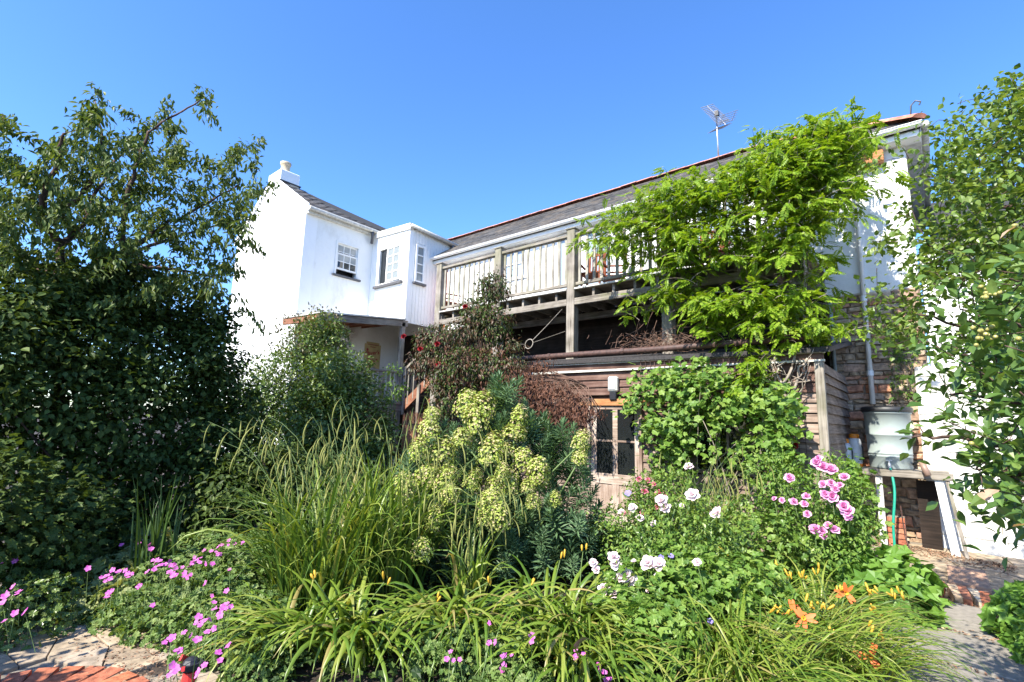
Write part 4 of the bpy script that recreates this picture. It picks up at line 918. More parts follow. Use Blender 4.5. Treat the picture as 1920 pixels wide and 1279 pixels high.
# ---- butt
BX, BY = -.525, 9.17
bt = thing('water_butt', 'pale grey green plastic water butt with dark lid on a stand', 'water butt', (BX, BY, 1.085))
MB().lathe((BX, BY, 1.084), [(.245, 0), (.252, .02), (.256, .16), (.262, .165), (.262, .18), (.258, .185), (.259, .20), (.265, .205), (.265, .22), (.26, .225), (.268, .46), (.274, .465), (.274, .48), (.27, .485), (.278, .77), (.292, .775), (.292, .80)], 36).build('barrel', M['butt'], bt, smooth=True)
MB().lathe((BX, BY, 1.884), [(.305, 0), (.31, .01), (.31, .055), (.298, .065), (.27, .078), (.262, .072), (.15, .085), (.02, .09)], 36).build('lid', M['buttlid'], bt, smooth=True)
tx = at(1, 8.9, 1668, 870)[0]
tp_ = MB().tube([(tx, BY - .24, 1.16), (tx, BY - .30, 1.16)], .017, 8).tube([(tx, BY - .29, 1.165), (tx, BY - .29, 1.205)], .010, 6).box((tx - .035, BY - .297, 1.20), (tx + .035, BY - .283, 1.212)).tube([(tx, BY - .30, 1.165), (tx, BY - .315, 1.12)], .014, 8).build('tap', M['jug'], bt)
hs = thing('hose', 'green garden hose hanging from the butt tap down to the ground', 'hose', (tx, BY - .32, 0))
he = at(1, 8.72, 1677, 1024)
t = np.linspace(0, 1, 14); P0 = np.array([tx, BY - .315, 1.125]); P1 = np.array([he[0] - .01, 8.70, .03])
MB().tube([P0 + (P1 - P0) * u + np.array([.035 * math.sin(u * math.pi) + .018 * math.sin(u * 7), -.05 * math.sin(u * math.pi), 0]) for u in t], .0165, 8).build('tube', M['hose'], hs, smooth=True)
MB().lathe((tx, BY - .315, 1.09), [(.02, 0), (.022, .01), (.022, .05), (.016, .06)], 10).build('hose_connector', M['jug'], hs)
ov = thing('overflow_pipe', 'short brown pipe stub slanting down from the butt stand', 'pipe', (-.14, 8.85, 1.0))
o1, o2 = at(1, 8.77, 1728, 866), at(1, 8.72, 1740, 892)
MB().tube([o1, o2], .038, 12).build('pipe', plain('brown_pipe', (0.26, 0.17, 0.13), .5), ov, smooth=True)
MB().tube([(BX + .26, BY - .03, 1.16), (o1[0] - .03, o1[1] + .05, o1[2] + .01), o1], .018, 8).build('elbow', M['buttlid'], ov, smooth=True)
for k, (px, py, yy, lab) in enumerate([(1582, 826, 9.05, 'smaller orange capped sprayer bottle beside the shed corner'), (1601, 817, 9.2, 'larger orange capped sprayer bottle against the water butt')]):
    b = at(1, yy, px, py); s = thing('sprayer_bottle', lab, 'sprayer', (b[0], yy, 1.082), 'orange capped sprayers on the stand'); hh = b[2] - 1.082
    c = (b[0], yy, 1.082)
    MB().lathe(c, [(.07, 0), (.085, .01), (.088, .05), (.088, hh - .09), (.075, hh - .05), (.055, hh - .03)], 20).build('bottle', M['jug'], s, smooth=True)
    MB().lathe(c, [(.088, 0), (.0895, .0), (.0895, .04), (.088, .042)], 20).lathe(c, [(.062, hh - .035), (.066, hh - .03), (.066, hh + .015), (.05, hh + .028), (.02, hh + .03)], 18).build('cap', M['orangecap'], s, smooth=True)
    MB().tube([(c[0] + .05, yy, c[2] + hh - .04), (c[0] + .10, yy - .02, c[2] + hh * .6), (c[0] + .095, yy - .03, c[2] + .06)], .008, 6).build('wand', M['blackplastic'], s)
# ---- flagstone yard, brick edging, ribbed tile, slab path, litter
yard = tag(MB().slab([(-1.3, 7.15, -.01), (2.4, 6.75, -.01), (2.6, 9.6, -.01), (-1.3, 9.6, -.01)], (0, 0, .045)).build('yard', M['mortar']), kind='structure')
def flag_piece(name, mat, poly, z, t, parent):
    c = np.mean(poly, 0); V = []; n = len(poly)
    for zz, k in ((z, 1.0), (z + t * .8, 1.0), (z + t, .975)):
        for p in poly: q = c + (np.array(p) - c) * k; V.append((q[0], q[1], zz + (random.uniform(-.003, .003) if k < 1 else 0)))
    F = [tuple(range(n))[::-1], tuple(range(2 * n, 3 * n))] + [(i * n + a, i * n + (a + 1) % n, i * n + n + (a + 1) % n, i * n + n + a) for i in (0, 1) for a in range(n)]
    return MB().add(V, F).build(name, mat, parent)
def crazy(x0, x1, y0, y1, nx, ny, name, mat, z, t, parent, keep=lambda c: True, gap=.965):
    gx = np.linspace(x0, x1, nx + 1); gy = np.linspace(y0, y1, ny + 1)
    P = [[(gx[i] + (random.uniform(-.36, .36) * (x1 - x0) / nx if 0 < i < nx else 0), gy[j] + (random.uniform(-.34, .34) * (y1 - y0) / ny if 0 < j < ny else 0)) for j in range(ny + 1)] for i in range(nx + 1)]
    for i in range(nx):
        for j in range(ny):
            q = np.array([P[i][j], P[i + 1][j], P[i + 1][j + 1], P[i][j + 1]]); c = q.mean(0)
            if keep(c): flag_piece(name, mat, c + (q - c) * gap, z, t * random.uniform(.85, 1.2), parent)
crazy(-1.0, 1.2, 7.2, 9.3, 4, 4, 'flagstone', M['flag'], .036, .022, yard)
rt = thing('ribbed_tile', 'ribbed terracotta tile laid into the yard behind the brick edging', 'tile', (.14, 7.6, .05))
mb = MB(); mb.box((-.02, 7.05, .052), (.30, 7.95, .075))
for k in range(6): mb.tube([(-.02, 7.13 + k * .148, .075), (.30, 7.13 + k * .148, .075)], .045, 8)
mb.build('tile', plain('ribbed_clay', (0.44, 0.27, 0.18), .85, noise=.25, scale=16), rt)
edge = thing('brick_edging', 'row of worn pale and red bricks edging the yard step', 'edging', (0, 6.6, 0))
pb = [stone_mesh('brick', M['palebrick'], 1, 1, 1, .06) for _ in range(3)]; rb_ = [stone_mesh('brick', M['brick'], 1, 1, 1, .06) for _ in range(2)]
for k, (x, m_) in enumerate([(-.27, pb), (-.17, pb), (-.085, rb_), (.0, pb), (.075, rb_), (.15, pb), (.235, rb_)]):
    o = link('brick', random.choice(m_), edge, (x, 7.0 - .03 * k + .1, .045)); o.scale = (.072, .46, .11); o.rotation_euler = (0, 0, random.gauss(.06, .06))
path = tag(MB().slab([(-.75, 2.5, -.01), (.9, 2.5, -.01), (.75, 6.75, -.01), (-.75, 6.75, -.01)], (0, 0, .022)).build('path', M['soil']), kind='structure')
for q in ([(-.42, 5.72), (.25, 5.62), (.24, 6.50), (-.36, 6.55)], [(-.45, 4.92), (.44, 4.80), (.40, 5.55), (-.42, 5.66)], [(-.48, 4.0), (.48, 3.92), (.46, 4.73), (-.46, 4.84)], [(-.5, 3.1), (.5, 3.05), (.48, 3.84), (-.48, 3.92)]):
    flag_piece('paving_slab', M['slab'], np.array(q), .012, .03, path)
def litter(name, n, fn, mat, s0, s1, label_kind='stuff'):
    P = np.array([fn() for _ in range(n)]); D = rand_unit(n) * (1, 1, .25); U = np.tile([0, 0, 1.], (n, 1)) + rand_unit(n) * .5
    o = scatter(name, T_lance(.25, .25), P, D, U, rng.uniform(s0, s1, n), mat); o['kind'] = 'stuff'; return o
def yardpt():
    x = random.uniform(-.8, .6); return (x, 9.0 - .42 * (x + .1) - abs(random.gauss(0, .28)), .065)
litter('leaf_litter', 1500, yardpt, M['litter'], .015, .05)
litter('path_debris', 380, lambda: (lambda y, x: (x, y, .043))(random.choice([6.56, 5.6, 4.78, 5.6, 6.52]) + random.gauss(0, .05), random.uniform(-.3, .45)), M['litter'], .012, .04)

litter('paving_debris', 1100, lambda: (random.uniform(-5.6, -3.2), 1.32 - abs(random.gauss(0, .22)), .042), M['litter'], .012, .035)
# ================================================================== LEFT-HAND PAVING
lp_ = tag(MB().slab([(-6.6, -.4, -.01), (-2.9, -.4, -.01), (-3.2, 1.45, -.01), (-5.0, 1.55, -.01), (-6.6, 1.2, -.01)], (0, 0, .022)).build('paved_corner', M['mortar']), kind='structure')
crazy(-5.6, -3.2, .45, 1.42, 8, 5, 'flagstone', M['flag'], .012, .026, lp_, keep=lambda c: np.hypot(c[0] + 3.62, c[1] - .38) > .78)
circ = thing('brick_circle', 'ring of orange bricks round a bed of white pebbles in the paving', 'paving circle', (-3.62, .38, 0))
cc = np.array([-3.62, .38]); bo = []
for _ in range(4):
    mb = MB(); v = []
    for z_, k_ in ((-.5, 1.0), (.36, 1.0), (.5, .95)):
        for x_, y_ in ((-.5, -.5), (.5, -.5), (.5, .5), (-.5, .5)): v.append((x_ * k_ + random.uniform(-.03, .03), y_ * k_ + random.uniform(-.03, .03), z_ + (random.uniform(-.05, .05) if z_ == .5 else 0)))
    me = bpy.data.meshes.new('brick'); me.from_pydata(v, [], [(4 * i_ + a_, 4 * i_ + (a_ + 1) % 4, 4 * i_ + 4 + (a_ + 1) % 4, 4 * i_ + 4 + a_) for i_ in (0, 1) for a_ in range(4)] + [(8, 9, 10, 11)]); me.materials.append(M['brick']); me.update(); bo.append(me)
for k in range(34):
    a = 2 * math.pi * k / 34; o = link('brick', random.choice(bo), circ, (cc[0] + .64 * math.cos(a), cc[1] + .64 * math.sin(a), .022)); o.scale = (.205, .108, .05); o.rotation_euler = (random.gauss(0, .02), random.gauss(0, .02), a + random.gauss(0, .03))
V = []; F = []; oc = [(1, 0, 0), (0, 1, 0), (-1, 0, 0), (0, -1, 0), (0, 0, 1)]
mb = MB()
for k in range(420):
    r = .53 * math.sqrt(random.random()); a = random.uniform(0, 6.283); s = random.uniform(.014, .024)
    mb.add([(cc[0] + r * math.cos(a) + x * s * random.uniform(.8, 1.3), cc[1] + r * math.sin(a) + y * s * random.uniform(.8, 1.3), .028 + z * s * .7) for x, y, z in oc], [(0, 1, 4), (1, 2, 4), (2, 3, 4), (3, 0, 4)])
o = mb.build('pebbles', M['pebble'], circ, smooth=True); o['kind'] = 'stuff'
sp_ = atd(356, 1262, 3.30); sk = thing('garden_sprinkler', 'red and black garden sprinkler head on a stake beside the brick circle', 'sprinkler', (sp_[0], sp_[1], 0))
c = np.array([sp_[0], sp_[1], 0]); zt = atd(356, 1232, 3.30)[2]
MB().tube([c, c + (0, 0, zt - .09)], .012, 8).lathe(tuple(c), [(.03, zt - .16), (.034, zt - .155), (.03, zt - .12), (.036, zt - .11), (.03, zt - .07)], 12).build('stake', M['redplastic'], sk)
MB().lathe(tuple(c), [(.02, zt - .07), (.04, zt - .06), (.045, zt - .03), (.03, zt - .01), (.012, zt)], 14).box(tuple(c + (-.02, -.05, zt - .05)), tuple(c + (.05, .05, zt - .025))).build('head', M['blackplastic'], sk)
MB().bar(c + (.0, -.03, zt - .045), c + (.07, -.06, zt - .02), .015, .02).bar(c + (-.05, .02, zt - .045), c + (-.03, -.04, zt - .0), .012, .03).build('arm', M['redplastic'], sk)

# ================================================================== PLANTS
def ell_points(ells, n, f0=.80, f1=1.03, zmin=.03, shell=True):
    """points near the skin of a union of ellipsoids, with the outward direction"""
    C = np.array([e[0] for e in ells]); A = np.array([e[1] for e in ells])
    w = (A[:, 0] * A[:, 2]) ** .8; w = w / w.sum(); P = np.zeros((0, 3)); O = np.zeros((0, 3))
    while len(P) < n:
        k = rng.choice(len(ells), n, p=w); u = rand_unit(n); f = rng.uniform(f0, f1, n)[:, None]
        p = C[k] + u * A[k] * f; ok = p[:, 2] > zmin
        if shell:
            for i in range(len(ells)):
                lv = np.linalg.norm((p - C[i]) / A[i], axis=1); ok &= ~((lv < .72) & (k != i))
        P = np.concatenate([P, p[ok]]); O = np.concatenate([O, unit(u / A[k])[ok]])
    return P[:n], O[:n]
def cluster(P, O, m, cs):
    n = len(P); PP = np.repeat(P, m, 0) + rng.normal(size=(n * m, 3)) * cs; OO = np.repeat(O, m, 0); return PP, OO
def leaf_set(name, T, mat, P, O, s0, s1, parent, droop=.5, out=.6, up=.7, rand=.7):
    n = len(P); D = O * out + rand_unit(n) * rand + np.array([0, 0, -droop]); U = np.array([0, 0, up]) + O * .5 + rand_unit(n) * .45
    return scatter(name, T, P, D, U, rng.uniform(s0, s1, n), mat, parent)
def twigs(parent, base, tips, mat, r0=.018, r1=.003, sag=.15, name='stem'):
    mb = MB(); base = np.atleast_2d(np.array(base, float))
    for i, tp in enumerate(tips):
        b = base[i % len(base)]; d = tp - b; L = np.linalg.norm(d); m = b + d * .5 + rand_unit(1)[0] * L * .10 + np.array([0, 0, L * sag])
        pts = [b * (1 - t) ** 2 + 2 * m * t * (1 - t) + tp * t * t for t in (0, .25, .5, .75, 1)]
        mb.tube(pts, [r0 + (r1 - r0) * k / 4 for k in range(5)], 5)
    return mb.build(name, mat, parent, smooth=True)
def bush(name, label, cat, ells, T, mat, n, m, cs, s0, s1, group=None, droop=.5, out=.6, up=.7, rand=.7, inner=.35, base=None, nt=14, smat=None, f0=.78, imat=None):
    c0 = np.mean([e[0] for e in ells], 0); base = np.array((c0[0], c0[1], 0.0)) if base is None else np.array(base, float)
    b = thing(name, label, cat, base, group)
    P, O = ell_points(ells, n, f0); PP, OO = cluster(P, O, m, cs)
    Pi, Oi = ell_points(ells, int(n * m * inner), .15, f0, shell=False)
    if imat is None: PP = np.concatenate([PP, Pi]); OO = np.concatenate([OO, Oi])
    else: leaf_set('inner_foliage', T, imat, Pi, Oi, s0, s1, b, droop, out, up, rand)
    k = PP[:, 2] > .02
    leaf_set('foliage', T, mat, PP[k], OO[k], s0, s1, b, droop, out, up, rand)
    twigs(b, base, P[:nt], smat or M['bark'], .022, .004)
    return b
def E_(px, py, d, rx, rz, ry=None):        # an ellipsoid whose centre is seen at a pixel, d metres away
    return (atd(px, py, d), np.array([rx, ry or rx, rz]))
def depth(p): return float((np.asarray(p) - CAM) @ _f)
# flowers --------------------------------------------------------------------------------------------------
def petal(L, W, cup, n=3):
    V = []; 
    for i in range(n + 1):
        t = i / n; w = W * math.sin(math.pi * min(1, .12 + t * .80)) ** .7
        for s in (-1, 0, 1): V.append((s * w, t * L, cup * L * (t * t) + (.10 * W if s else 0)))
    F = []
    for i in range(n):
        for s in (0, 1): a = i * 3 + s; F.append((a, a + 1, a + 4, a + 3))
    return np.array(V), F
def flower_mesh(name, layers, mat, extra=None):
    """layers of (petals, length, width, cup, tilt from flat, radius of foot, height)"""
    V = []; F = []
    for (k, L, W, cup, tilt, r, h) in layers:
        pv, pf = petal(L, W, cup); off = random.uniform(0, 6.28)
        for i in range(k):
            a = off + 2 * math.pi * i / k + random.gauss(0, .09); ti = tilt + random.gauss(0, .09); c, s = math.cos(ti), math.sin(ti); k_ = random.uniform(.88, 1.1); n0 = len(V)
            for x, y, z in pv:
                y2, z2 = (y * c - z * s) * k_ + r, (y * s + z * c) * k_ + h
                V.append((x * math.cos(a) - y2 * math.sin(a), x * math.sin(a) + y2 * math.cos(a), z2))
            F += [tuple(q + n0 for q in f) for f in pf]
    me = bpy.data.meshes.new(name); me.from_pydata(V, [], F); me.materials.append(mat)
    if extra:
        me.materials.append(extra); n0 = len(me.polygons)
    me.polygons.foreach_set('use_smooth', [True] * len(me.polygons)); me.update(); return me
def rose(name, mat): return flower_mesh(name, [(6, 1.0, .52, -.10, .18, .05, 0), (6, .85, .46, .10, .55, .05, .05), (5, .68, .40, .25, .95, .04, .08), (5, .5, .30, .35, 1.25, .03, .10), (3, .36, .24, .2, 1.45, .01, .12)], mat)
ROSE_W = [rose('flower', M['P_white']) for _ in range(3)]; ROSE_P = [rose('flower', M['P_pink']) for _ in range(3)]
ROSE_D = [rose('flower', M['P_rosepink']) for _ in range(2)]; ROSE_R = [rose('flower', M['P_red']) for _ in range(2)]
GER = [flower_mesh('flower', [(5, 1.0, .46, .06, .12, .05, 0)], M['P_mag']) for _ in range(3)]
VIO = [flower_mesh('flower', [(5, 1.0, .55, .05, .20, .05, 0)], M['P_viol']) for _ in range(2)]
def lily_mesh():
    a = flower_mesh('flower', [(3, 1.0, .15, -.16, .40, .06, 0), (3, 1.0, .20, -.18, .34, .06, .02)], M['P_orange'])
    mb = MB(); mb.lathe((0, 0, 0), [(.02, -.28), (.05, -.05), (.12, .10), (.20, .24)], 8)
    n0 = len(a.vertices); V = [tuple(v.co) for v in a.vertices] + mb.v; F = [tuple(p.vertices) for p in a.polygons]; nf = len(F); F += [tuple(i + n0 for i in f) for f in mb.f[:-1]]
    me = bpy.data.meshes.new('flower'); me.from_pydata(V, [], F); me.materials.append(M['P_orange']); me.materials.append(M['P_throat'])
    me.polygons.foreach_set('material_index', [0] * nf + [1] * (len(F) - nf)); me.polygons.foreach_set('use_smooth', [True] * len(F)); me.update(); return me
LILY = [lily_mesh(), lily_mesh()]
def bud_mesh():
    mb = MB().lathe((0, 0, 0), [(.04, 0), (.10, .18), (.17, .55), (.14, .85), (.04, 1.0)], 6); me = bpy.data.meshes.new('bud'); me.from_pydata(mb.v, [], mb.f); me.materials.append(M['P_bud']); me.polygons.foreach_set('use_smooth', [True] * len(mb.f)); return me
BUD = bud_mesh()
def bloom(parent, meshes, p, size, face=None, name='flower', spread=.35):
    """one flower at p, opening towards face"""
    f = Vector(unit(np.array(face if face is not None else (SUN + np.array([0, 0, .5]) + unit(CAM - p) * .8)) + rng.normal(size=3) * spread))
    o = bpy.data.objects.new(name, random.choice(meshes)); COL.objects.link(o); o.parent = parent
    q = f.to_track_quat('Z', 'Y') @ Matrix.Rotation(random.uniform(0, 6.28), 3, 'Z').to_quaternion()
    o.matrix_local = Matrix.LocRotScale(Vector(p - org(parent)), q, Vector((size,) * 3)); return o

T1 = T_oval(); TR = T_oval(.34, .10, .10); TL = T_lance(.17, .25); TLOB = T_lobed(5); TLOB7 = T_lobed(7, .56, .40, .12); TVINE = T_lobed(5, .60, .42, .08)

# ---------------------------------------------------------------- left: plum tree
def limb_tree(name, label, cat, base, limbs, targets, mat, T, nleaf, s0, s1, lmat, group=None, droop=.9, r_tip=.004, bow=.12, spreadk=.05, leaf_from=.25, hang=.6):
    t = thing(name, label, cat, base, group); mb = MB(); nodes = []; nrad = []
    for pts, r0, r1 in limbs:
        pts = [np.array(p, float) for p in pts]; n = len(pts)
        fine = []
        for i in range(n - 1):
            for k in range(4): fine.append(pts[i] + (pts[i + 1] - pts[i]) * k / 4 + rng.normal(size=3) * .012)
        fine.append(pts[-1]); rr = np.linspace(r0, r1, len(fine)); mb.tube(fine, list(rr), 7); nodes += fine; nrad += list(rr)
    nodes = np.array(nodes); nrad = np.array(nrad); LP = []; LD = []
    order = np.argsort([np.min(np.linalg.norm(nodes - q, axis=1)) for q in targets]); 
    for i in order:
        q = targets[i]; dd = np.linalg.norm(nodes - q, axis=1) + np.maximum(0, nodes[:, 2] - q[2] + .05) * .7; k = int(np.argmin(dd)); b = nodes[k]; d = q - b; L = np.linalg.norm(d)
        if L < .05: continue
        m_ = b + d * .5 + np.array([0, 0, bow * L]) + rand_unit(1)[0] * L * .12
        pts = [b * (1 - u) ** 2 + 2 * m_ * u * (1 - u) + q * u * u for u in np.linspace(0, 1, 7)]
        r0 = min(nrad[k] * .6, r_tip + .006 * L); rad = list(np.linspace(r0, r_tip * .6, 7)); mb.tube(pts, rad, 5)
        nodes = np.concatenate([nodes, pts[1:]]); nrad = np.concatenate([nrad, rad[1:]])
        nl = max(6, int(nleaf * (.5 + min(L, 1.0)))); u = rng.uniform(leaf_from, 1.03, nl)[:, None]; pp = b * (1 - u) ** 2 + 2 * m_ * u * (1 - u) + q * u * u
        LP.append(pp + rng.normal(size=(nl, 3)) * spreadk); LD.append(np.tile(unit(d), (nl, 1)))
    mb.build('trunk', M['bark'], t, smooth=True)
    P = np.concatenate(LP); O = np.concatenate(LD); n = len(P)
    D = O * .5 + rand_unit(n) * .75 + np.array([0, 0, -hang]); U = np.array([0, 0, .8]) + rand_unit(n) * .6
    scatter('leaves', T, P, D, U, rng.uniform(s0, s1, n), lmat, t)
    return t
def in_poly(poly, n, d0, d1, dens=None):
    """points seen inside a polygon of the picture, between two distances"""
    poly = np.array(poly, float); lo, hi = poly.min(0), poly.max(0); out = []
    while len(out) < n:
        p = lo + rng.random(2) * (hi - lo); c = False; j = len(poly) - 1
        for i in range(len(poly)):
            if (poly[i, 1] > p[1]) != (poly[j, 1] > p[1]) and p[0] < (poly[j, 0] - poly[i, 0]) * (p[1] - poly[i, 1]) / (poly[j, 1] - poly[i, 1]) + poly[i, 0]: c = not c
            j = i
        if c: out.append(atd(p[0], p[1], rng.uniform(d0, d1)))
    return np.array(out)
d = 7.5
def L_(pts, dd=0.0): return [atd(x, y, d + dd * i / max(1, len(pts) - 1)) for i, (x, y) in enumerate(pts)]
gb = atd(118, 700, d); gb[2] = 0
limbs = [([gb] + L_([(116, 700), (113, 527), (113, 458)]), .065, .04), (L_([(113, 458), (79, 419), (79, 370), (98, 324), (112, 290), (120, 250)], -.6), .045, .012), (L_([(79, 419), (125, 389), (151, 366), (184, 327), (190, 260), (178, 190)], .3), .035, .008),
         (L_([(113, 458), (131, 445), (158, 412), (171, 376), (215, 300), (265, 245)], .6), .036, .010), ([gb] + L_([(122, 620), (125, 530), (158, 508), (187, 488), (233, 478)], .2), .045, .03),
         (L_([(233, 478), (266, 452), (295, 432), (328, 414), (390, 380), (450, 345)], .3), .036, .010), (L_([(233, 478), (231, 435), (240, 360), (259, 304), (279, 248), (330, 215), (375, 188)], -.4), .032, .008),
         (L_([(187, 488), (260, 500), (330, 505), (400, 520)], -.3), .03, .010), (L_([(113, 527), (60, 500), (10, 440), (-40, 380)], .3), .04, .012), (L_([(233, 478), (300, 455), (380, 430), (440, 415)], .6), .026, .008)]
crown = [(-60, 230), (0, 210), (28, 245), (22, 300), (60, 310), (75, 270), (110, 245), (148, 232), (168, 165), (190, 175), (196, 235), (230, 240), (268, 232), (290, 225), (318, 192), (335, 205), (372, 180), (380, 196), (350, 245), (392, 258), (400, 290), (430, 275), (486, 262), (475, 290), (446, 325), (452, 350), (505, 345), (498, 375), (470, 420), (470, 450), (455, 480), (430, 540), (420, 600), (330, 560), (200, 580), (-60, 600)]
tg = np.concatenate([in_poly(crown, 330, 6.6, 8.6), in_poly([(60, 300), (110, 255), (165, 220), (300, 250), (380, 260), (470, 300), (490, 360), (440, 460), (400, 560), (60, 560), (-60, 420)], 110, 6.6, 8.2)])
tips = np.array([atd(x, y, 7.5) for x, y in [(178, 166), (187, 180), (318, 190), (380, 180), (388, 172), (490, 258), (478, 275), (510, 345), (500, 352), (404, 232), (272, 228), (75, 262), (5, 215), (25, 245), (148, 235), (440, 275), (484, 470), (470, 455), (230, 205), (455, 510), (445, 560), (470, 590), (492, 620)]])
limb_tree('plum_tree', 'tall airy plum tree with drooping leaves and reddish brown limbs beside the cottage gable', 'tree', gb, limbs, np.concatenate([tips, tg]), None, T_oval(.18, .08, .2), 52, .06, .105, M['L_plum'], spreadk=.045, hang=.9)
# dark shrub mass under it
hz_ = []
for (px, py, dd, r) in [(110, 640, 7.2, .8), (270, 640, 7.5, .75), (395, 690, 7.6, .6), (70, 760, 6.9, .8), (230, 790, 7.1, .85), (365, 820, 7.3, .7), (150, 920, 6.9, .7), (330, 930, 7.1, .7), (-60, 680, 7.0, 1.0), (430, 760, 7.8, .5), (270, 560, 7.7, .55), (50, 560, 7.2, .65), (440, 860, 7.4, .55), (160, 570, 7.4, .5), (370, 600, 7.7, .45)]:
    c_ = atd(px, py, dd); hz_.append((c_, np.array([r * .75] * 3)))
    for _ in range(5): u_ = rand_unit(1)[0]; hz_.append((c_ + u_ * (r * .62, r * .62, r * .6), np.array([r * random.uniform(.30, .46)] * 3)))
bush('hazel_shrub', 'large dark green shrub filling the ground below the plum tree', 'shrub', hz_, TR, M['L_dark'], 2700, 11, .07, .045, .088, droop=.45, up=1.0, inner=.7, nt=26, f0=.72)
bush('bramble_shrub', 'low dark leafy shrub with scattered purple flowers at the paving corner', 'shrub', [E_(60, 975, 6.0, .55, .40), E_(-40, 960, 5.8, .5, .5), E_(150, 985, 6.4, .4, .32)], TLOB, M['L_dark'], 420, 7, .06, .05, .085, droop=.5, nt=5)
# clipped-looking shrubs before the porch
bush('porch_shrub', 'rounded bronze tipped shrub, the taller one in front of the porch window', 'shrub', [E_(585, 655, 10.2, .62, .55), E_(560, 730, 10.1, .85, .8), E_(500, 740, 9.9, .6, .7), E_(590, 820, 10.1, .9, 1.0), E_(610, 625, 10.2, .38, .35), E_(470, 770, 9.9, .5, .5)], T1, M['L_mid'], 1300, 10, .065, .045, .08, inner=.8, nt=10, droop=.3, up=1.0)
bb = bush('choisya_shrub', 'glossy rounded evergreen shrub against the grey porch balustrade', 'shrub', [E_(635, 712, 9.4, .62, .55), E_(590, 790, 9.2, .62, .6), E_(660, 770, 9.2, .54, .6), E_(700, 830, 9.0, .42, .5), E_(560, 850, 9.0, .7, .6), E_(660, 880, 8.9, .7, .6)], TR, M['L_mid'], 1300, 10, .06, .045, .075, inner=.8, nt=10, droop=.3, up=1.0)
Pb, Ob = ell_points([E_(588, 640, 10.15, .66, .60), E_(545, 690, 10.0, .55, .5)], 130, .98, 1.06); Pb = Pb[Pb[:, 2] > 2.6]; Ob = np.tile([0, 0, 1.], (len(Pb), 1)); PP, OO = cluster(Pb, Ob, 8, .05)
ps = bpy.data.objects['porch_shrub']; leaf_set('young_foliage', T1, M['L_bronze'], PP, OO, .05, .08, ps, .1)
P_, O_ = ell_points([E_(735, 720, 9.6, .22, .35)], 60); pl_ = thing('staked_plant', 'slim pale green plant growing up through the porch balustrade', 'plant', (atd(735, 760, 9.6)[0], atd(735, 760, 9.6)[1], 0)); PP, OO = cluster(P_, O_, 5, .04); leaf_set('foliage', T1, M['L_climb'], PP, OO, .05, .08, pl_); twigs(pl_, org(pl_), P_[:8], M['stem'], .012)

bush('fern_shrub', 'low dark undershrub between the sedge and the porch shrubs', 'shrub', [E_(500, 900, 6.9, .6, .42), E_(560, 910, 7.2, .6, .45), E_(640, 930, 7.2, .6, .4), E_(450, 930, 6.5, .45, .35), E_(720, 940, 7.2, .5, .35)], T1, M['L_dark'], 800, 8, .07, .05, .09, inner=.5, nt=8)
# ---------------------------------------------------------------- climbing rose with reddish leaves and dead vine by the balcony
rz = [E_(925, 540, 8.9, .26, .26), E_(900, 590, 8.9, .34, .32), E_(925, 610, 8.7, .30, .34), E_(820, 640, 8.9, .36, .26), E_(860, 690, 8.7, .46, .36), E_(920, 690, 8.6, .34, .34), E_(800, 680, 9.0, .30, .26), E_(870, 620, 8.8, .28, .25), E_(960, 690, 8.5, .30, .16), E_(850, 745, 8.7, .42, .42), E_(960, 650, 8.6, .18, .10)]
cr1 = bush('climbing_rose', 'tall rose bush with reddish brown leaves climbing to the balcony rail', 'rose bush', rz, TL, M['L_red'], 900, 9, .075, .06, .10, inner=.25, nt=24, droop=.9, f0=.65, base=(atd(870, 820, 8.7)[0], atd(870, 820, 8.7)[1], 0))
P_, O_ = ell_points(rz[:3] + rz[9:10] + rz[3:6], 420, .75, 1.0); PP, OO = cluster(P_, O_, 9, .06); leaf_set('green_foliage', T1, M['L_dark'], PP, OO, .045, .075, cr1, .5)
P_, O_ = ell_points(rz[3:7] + rz[8:9], 130, .9, 1.08); PP, OO = cluster(P_, O_, 9, .05); leaf_set('bronze_foliage', TL, M['L_dead'], PP, OO, .05, .09, cr1, 1.1)
for px, py in ((757, 631), (820, 645), (822, 683), (872, 575), (788, 655)): bloom(cr1, ROSE_R, atd(px, py, 8.45), .05)
dv = thing('dead_vine', 'tangle of dry brown leaves hanging over the shed front beside the door', 'dead vine', (atd(1020, 800, 8.2)[0], 7.05, 0))
dl = [E_(1040, 745, 8.0, .42, .22, .2), E_(990, 730, 8.2, .36, .26, .2), E_(1080, 770, 7.8, .30, .20, .15), E_(1030, 775, 8.0, .40, .17, .2), E_(960, 700, 8.3, .25, .22, .2), E_(1105, 775, 7.7, .2, .1, .12), E_(1015, 690, 8.25, .18, .10, .1)]
P_, O_ = ell_points(dl, 320, .6, 1.05); PP, OO = cluster(P_, O_, 9, .06); leaf_set('foliage', TL, M['L_dead'], PP, OO, .045, .085, dv, 1.3); twigs(dv, [org(dv) + (0, .1, 2.3), org(dv) + (-.6, .1, 2.2), org(dv) + (.5, .05, 2.2)], P_[:70], M['twig'], .008, .003)

